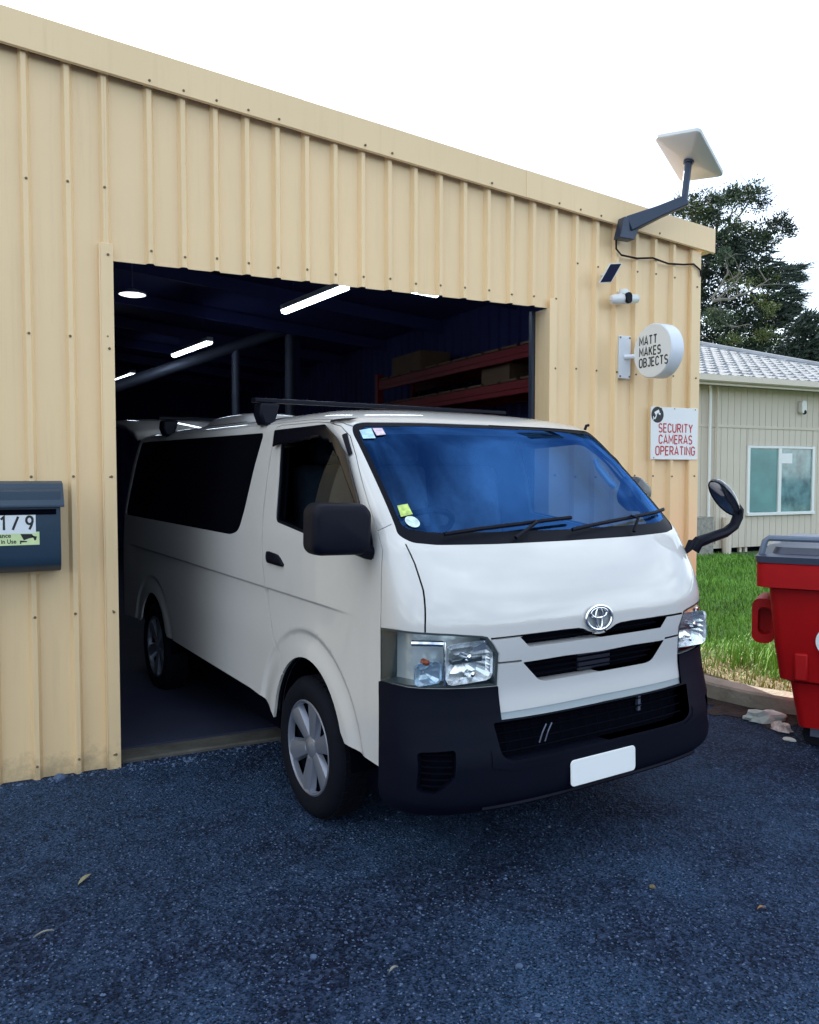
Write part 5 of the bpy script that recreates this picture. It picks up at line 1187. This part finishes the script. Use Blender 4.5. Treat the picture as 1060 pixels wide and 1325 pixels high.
# mirrors
def mirror_head(w_, h_, d_, r_):
    o_ = rrect(w_, h_, r_, 6); k_ = len(o_); mb = MB()
    rings = [(1.0, d_*.5), (1.0, d_*.2), (.985, -d_*.2), (.90, -d_*.44), (.70, -d_*.5)]; vs = []
    for f, y in rings: vs += [(p[0]*(1-(1-f)*.6) , y, p[1]*f if f > .9 else p[1]*(1-(1-f)*1.0)) for p in o_]
    mb.add(vs, [(i*k_+j, i*k_+(j+1) % k_, (i+1)*k_+(j+1) % k_, (i+1)*k_+j) for i in range(len(rings)-1) for j in range(k_)] + [tuple(range((len(rings)-1)*k_, len(rings)*k_)), tuple(range(k_))[::-1]])
    return mb
mr = mirror_head(.252, .208, .12, .045).build('wing_mirror', M_BLACK, VAN, (-1.020, .455, 1.408), (0, R(1), R(-6)), smooth=True, sharp=60)
mb = MB(); mb.prism(rrect(.22, .18, .03, 4), 'y', .060, .064); mb.build('mirror_glass', M_CHROME, mr)
mb = MB(); mb.tube([(.09, .0, -.075), (.135, .01, -.095), (.175, .02, -.10)], [.035, .032, .035], 10); mb.build('mirror_arm', M_BLACK, mr, smooth=True)
mb = MB(); mb.prism([(.44,1.283),(.60,1.30),(.66,1.40),(.60,1.50),(.545,1.475),(.46,1.36)], 'x', -.012, .012); mb.build('mirror_base', M_BLACK, mr, (.16, -.455, -1.405))
mr = mirror_head(.17, .16, .10, .045).build('wing_mirror', mat('grey_mirror_shell', (.03, .035, .05), .25), VAN, (.862, .62, 1.520), (0, R(28), R(10)), smooth=True, sharp=60)
mb = MB(); mb.prism(rrect(.145, .13, .03, 4), 'y', .050, .054); mb.build('mirror_glass', M_CHROME, mr)
km = MB(); km.tube([(.86, .235, 1.255), (.875, .215, 1.292), (.95, .20, 1.312), (1.06, .195, 1.335), (1.125, .195, 1.365), (1.155, .195, 1.41), (1.16, .195, 1.445), (1.135, .197, 1.470)], [.036, .030, .026, .026, .026, .027, .027, .024], 10)
km = km.build('kerb_mirror_arm', M_BLACK, VAN, smooth=True)
mb = MB(); mb.prism([(.80,1.235),(.90,1.285),(.845,1.305)], 'y', .215, .255); mb.build('arm_base', M_BLACK, km, bevel=.008)
kh = MB(); kh.lathe([(.001, .040), (.06, .036), (.092, .022), (.104, .004), (.106, -.008), (.100, -.012)], 28, 'z', cap=False)
kh = kh.build('kerb_mirror', mat('glossy_black_shell', (.008, .009, .016), .15, coat=.5), VAN, (1.050, .2, 1.512), (R(-9), R(43), 0), smooth=True); kh.scale = (1.28, .55, 1)
mb = MB(); mb.lathe([(.098, -.008), (.05, -.014), (.001, -.016)], 28, 'z', cap=False); mb.build('mirror_glass', M_CHROME, kh, smooth=True)

# wheels
def wheel(x, y, s, r=.332):
    mb = MB(); prof = [(.226, -.085), (.246, -.098), (.290, -.102), (.315, -.090), (r, -.066), (r+.002, 0), (r, .066), (.315, .090), (.290, .102), (.246, .098), (.226, .085)]
    t_ = mb.lathe(prof, 56, 'x', cap=False).build('wheel', M_TYRE, VAN, (x, y + (.028 if y < 2 else 0), r-.022), smooth=True, sharp=50)
    q = MB()
    for k in range(56):      # tread blocks
        a = 2*math.pi*k/56
        for xo in (-.048, -.016, .016, .048):
            c = (xo, (r+.002)*math.cos(a+xo*.8), (r+.002)*math.sin(a+xo*.8)); q.box(c, (.026, .008, .026), (a+xo*.8, 0, 0))
    tag(q.build('tread_blocks', M_TYRE, t_), kind='stuff')
    q = MB(); q.lathe([(.228, s*.088), (.221, s*.092), (.212, s*.086), (.210, s*.060)], 48, 'x', cap=False); q.build('rim', M_ALLOY, t_, smooth=True)
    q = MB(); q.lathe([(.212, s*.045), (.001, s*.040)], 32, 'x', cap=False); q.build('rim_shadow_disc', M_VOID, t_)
    q = MB()
    for k in range(6):
        a = math.pi/2 + math.pi/3*k + .18; ca, sa = math.cos(a), math.sin(a)
        def P_(rad, wd, dx): return (s*dx, rad*ca - wd*sa, rad*sa + wd*ca)
        vs = [P_(.045, -.026, .070), P_(.045, .026, .070), P_(.215, .047, .082), P_(.215, -.047, .082), P_(.045, -.034, .045), P_(.045, .034, .045), P_(.215, .061, .055), P_(.215, -.061, .055), P_(.06, 0, .079), P_(.215, 0, .090)]
        q.add(vs, [(0, 8, 9, 3), (8, 1, 2, 9), (1, 5, 6, 2), (4, 0, 3, 7), (0, 1, 8)])
    q.lathe([(.001, s*.086), (.03, s*.084), (.052, s*.074), (.060, s*.05)], 30, 'x', cap=False)
    q.build('hubcap', M_ALLOY, t_, smooth=True, sharp=28)
for y in (FA_Y, RA_Y):
    for s in (-1, 1): wheel(s*.772, y, s)
# underbody, wheel wells
mb = MB(); mb.bb(-.72, .72, .45, 4.5, .20, .40); mb.bb(-.80, .80, 1.5, 3.3, .38, .46); mb.bb(-.60, .60, .25, .5, .34, .42)
for y in (FA_Y, RA_Y): mb.lathe([(.045, -.75), (.045, .75)], 10, 'x', (0, y, .31))
mb.build('underbody', M_VOID, VAN)
for y, r_ in ((FA_Y, .44), (RA_Y, .41)):
    for s in (-1, 1):
        mb = MB(); pr = [(.40, 0)]; n = 20; vs = []
        for i in range(n+1):
            a = math.pi*i/n
            for xx in (.52, .850): vs.append((s*xx, y + (r_-.050)*math.cos(a), AX_Z + r_*math.sin(a)))
        mb.add(vs, [(2*i, 2*i+1, 2*i+3, 2*i+2) for i in range(n)]); mb.add([(s*.52, y-.45, .1), (s*.52, y+.45, .1), (s*.52, y+.45, .8), (s*.52, y-.45, .8)], [(0, 1, 2, 3)])
        mb.build('wheel_well', M_VOID, VAN, smooth=False)

# cabin
mb = MB(); mb.prism([(.36,1.29),(.62,1.30),(.80,1.22),(.84,.95),(.36,.95)], 'x', -.80, .80); mb.build('dashboard', M_DASH, VAN, bevel=.02)
sw = MB(); pts = [(.19*math.cos(a), .19*math.sin(a), 0) for a in np.linspace(0, 2*math.pi, 40)[:-1]]; sw.tube(pts, .016, 8, closed=True); sw.box((0, 0, -.01), (.34, .06, .03)); sw.lathe([(.06, -.02), (.055, .02)], 20)
sw.build('steering_wheel', M_BLACK, VAN, (-.44, .80, 1.36), (R(-32), 0, 0), smooth=True, sharp=40)
def seat(x, wd):
    mb = MB(); mb.box((0, .0, 0), (wd, .50, .14)); st_ = mb.build('front_seat', M_SEAT, VAN, (x, 1.30, 1.02), bevel=.04)
    mb = MB(); mb.box((0, .28, .34), (wd-.04, .13, .62), (R(-10), 0, 0)); mb.build('backrest', M_SEAT, st_, bevel=.045)
    mb = MB(); mb.box((0, .36, .74), (.26, .10, .17), (R(-8), 0, 0)); mb.build('headrest', M_SEAT, st_, bevel=.04)
seat(-.44, .52); seat(.44, .52); seat(.0, .34)
mb = MB(); mb.bb(-.78, .78, .9, 4.4, .88, .92); mb.build('cabin_floor', M_LINING, VAN)
mb = MB(); mb.box((0, 0, 0), (.24, .03, .075)); mb.build('rear_view_mirror', M_BLACK, VAN, (.0, .86, 1.79), (R(8), 0, 0), bevel=.012)
mb = MB(); mb.box((0, 0, 0), (.42, .14, .02)); mb.build('sun_visor', M_DASH, VAN, (.40, .99, 1.845), (R(-35), 0, 0), bevel=.008)
mb = MB(); mb.box((0, 0, 0), (.42, .14, .02)); mb.build('sun_visor', M_DASH, VAN, (-.44, 1.02, 1.86), (R(-15), 0, 0), bevel=.008)
for s in (-1, 1):
    mb = MB(); mb.tube([(s*.755, .66, 1.56), (s*.735, .68, 1.58), (s*.725, .76, 1.66), (s*.745, .80, 1.70)], .015, 8); mb.build('grab_handle', mat('light_grey_plastic', (.25, .26, .28), .6), VAN, smooth=True)

# roof: bars, hatch, raised tailgate
for (y, zt) in ((1.80, 2.035), (3.66, 2.03)):
    mb = MB(); mb.prism([(y-.035, zt-.026), (y+.035, zt-.026), (y+.035, zt-.008), (y+.02, zt-.002), (y-.02, zt-.002), (y-.035, zt-.008)], 'x', -.84, .90); rb = mb.build('roof_bar', M_BLACK, VAN, bevel=.003)
    for s in (-1, 1):
        mb = MB(); mb.prism([(s*.70, zt-.031), (s*.815, zt-.031), (s*.822, zt-.09), (s*.80, 1.885), (s*.74, 1.878), (s*.715, zt-.08)], 'y', y-.055, y+.055); mb.build('bar_foot', M_BLACK, rb, bevel=.014)
mb = MB(); n = 16; vs = []
for j in range(n+1):
    for i in range(n+1):
        u, v = i/n*2-1, j/n*2-1; h_ = .075*(max(0, 1-u**4)*max(0, 1-v**4))**.5
        vs.append((-.33 + u*.24, 3.02 + v*.42, 1.950 + h_))
mb.add(vs, [(j*(n+1)+i, j*(n+1)+i+1, (j+1)*(n+1)+i+1, (j+1)*(n+1)+i) for j in range(n) for i in range(n)]); mb.build('roof_vent', M_WHITE, VAN, smooth=True)
tg = MB(); n = 10; vs = []
prof = [(4.50, 1.95), (4.62, 1.99), (4.90, 2.06), (5.25, 2.10), (5.52, 2.08)]
for x in np.linspace(-.78, .78, n+1):
    for y, z in prof: vs.append((x, y, z - .03*(x/.78)**4))
k = len(prof); tg.add(vs, [(i*k+j, i*k+j+1, (i+1)*k+j+1, (i+1)*k+j) for i in range(n) for j in range(k-1)])
tgo = tg.build('tailgate', M_WHITE, VAN, smooth=True); sd_ = tgo.modifiers.new('t', 'SOLIDIFY'); sd_.thickness = .05
mb = MB(); mb.bb(-.66, .66, 4.72, 5.42, 1.985, 1.99); mb.build('tailgate_window', M_PRIV, tgo, rot=(0, 0, 0))
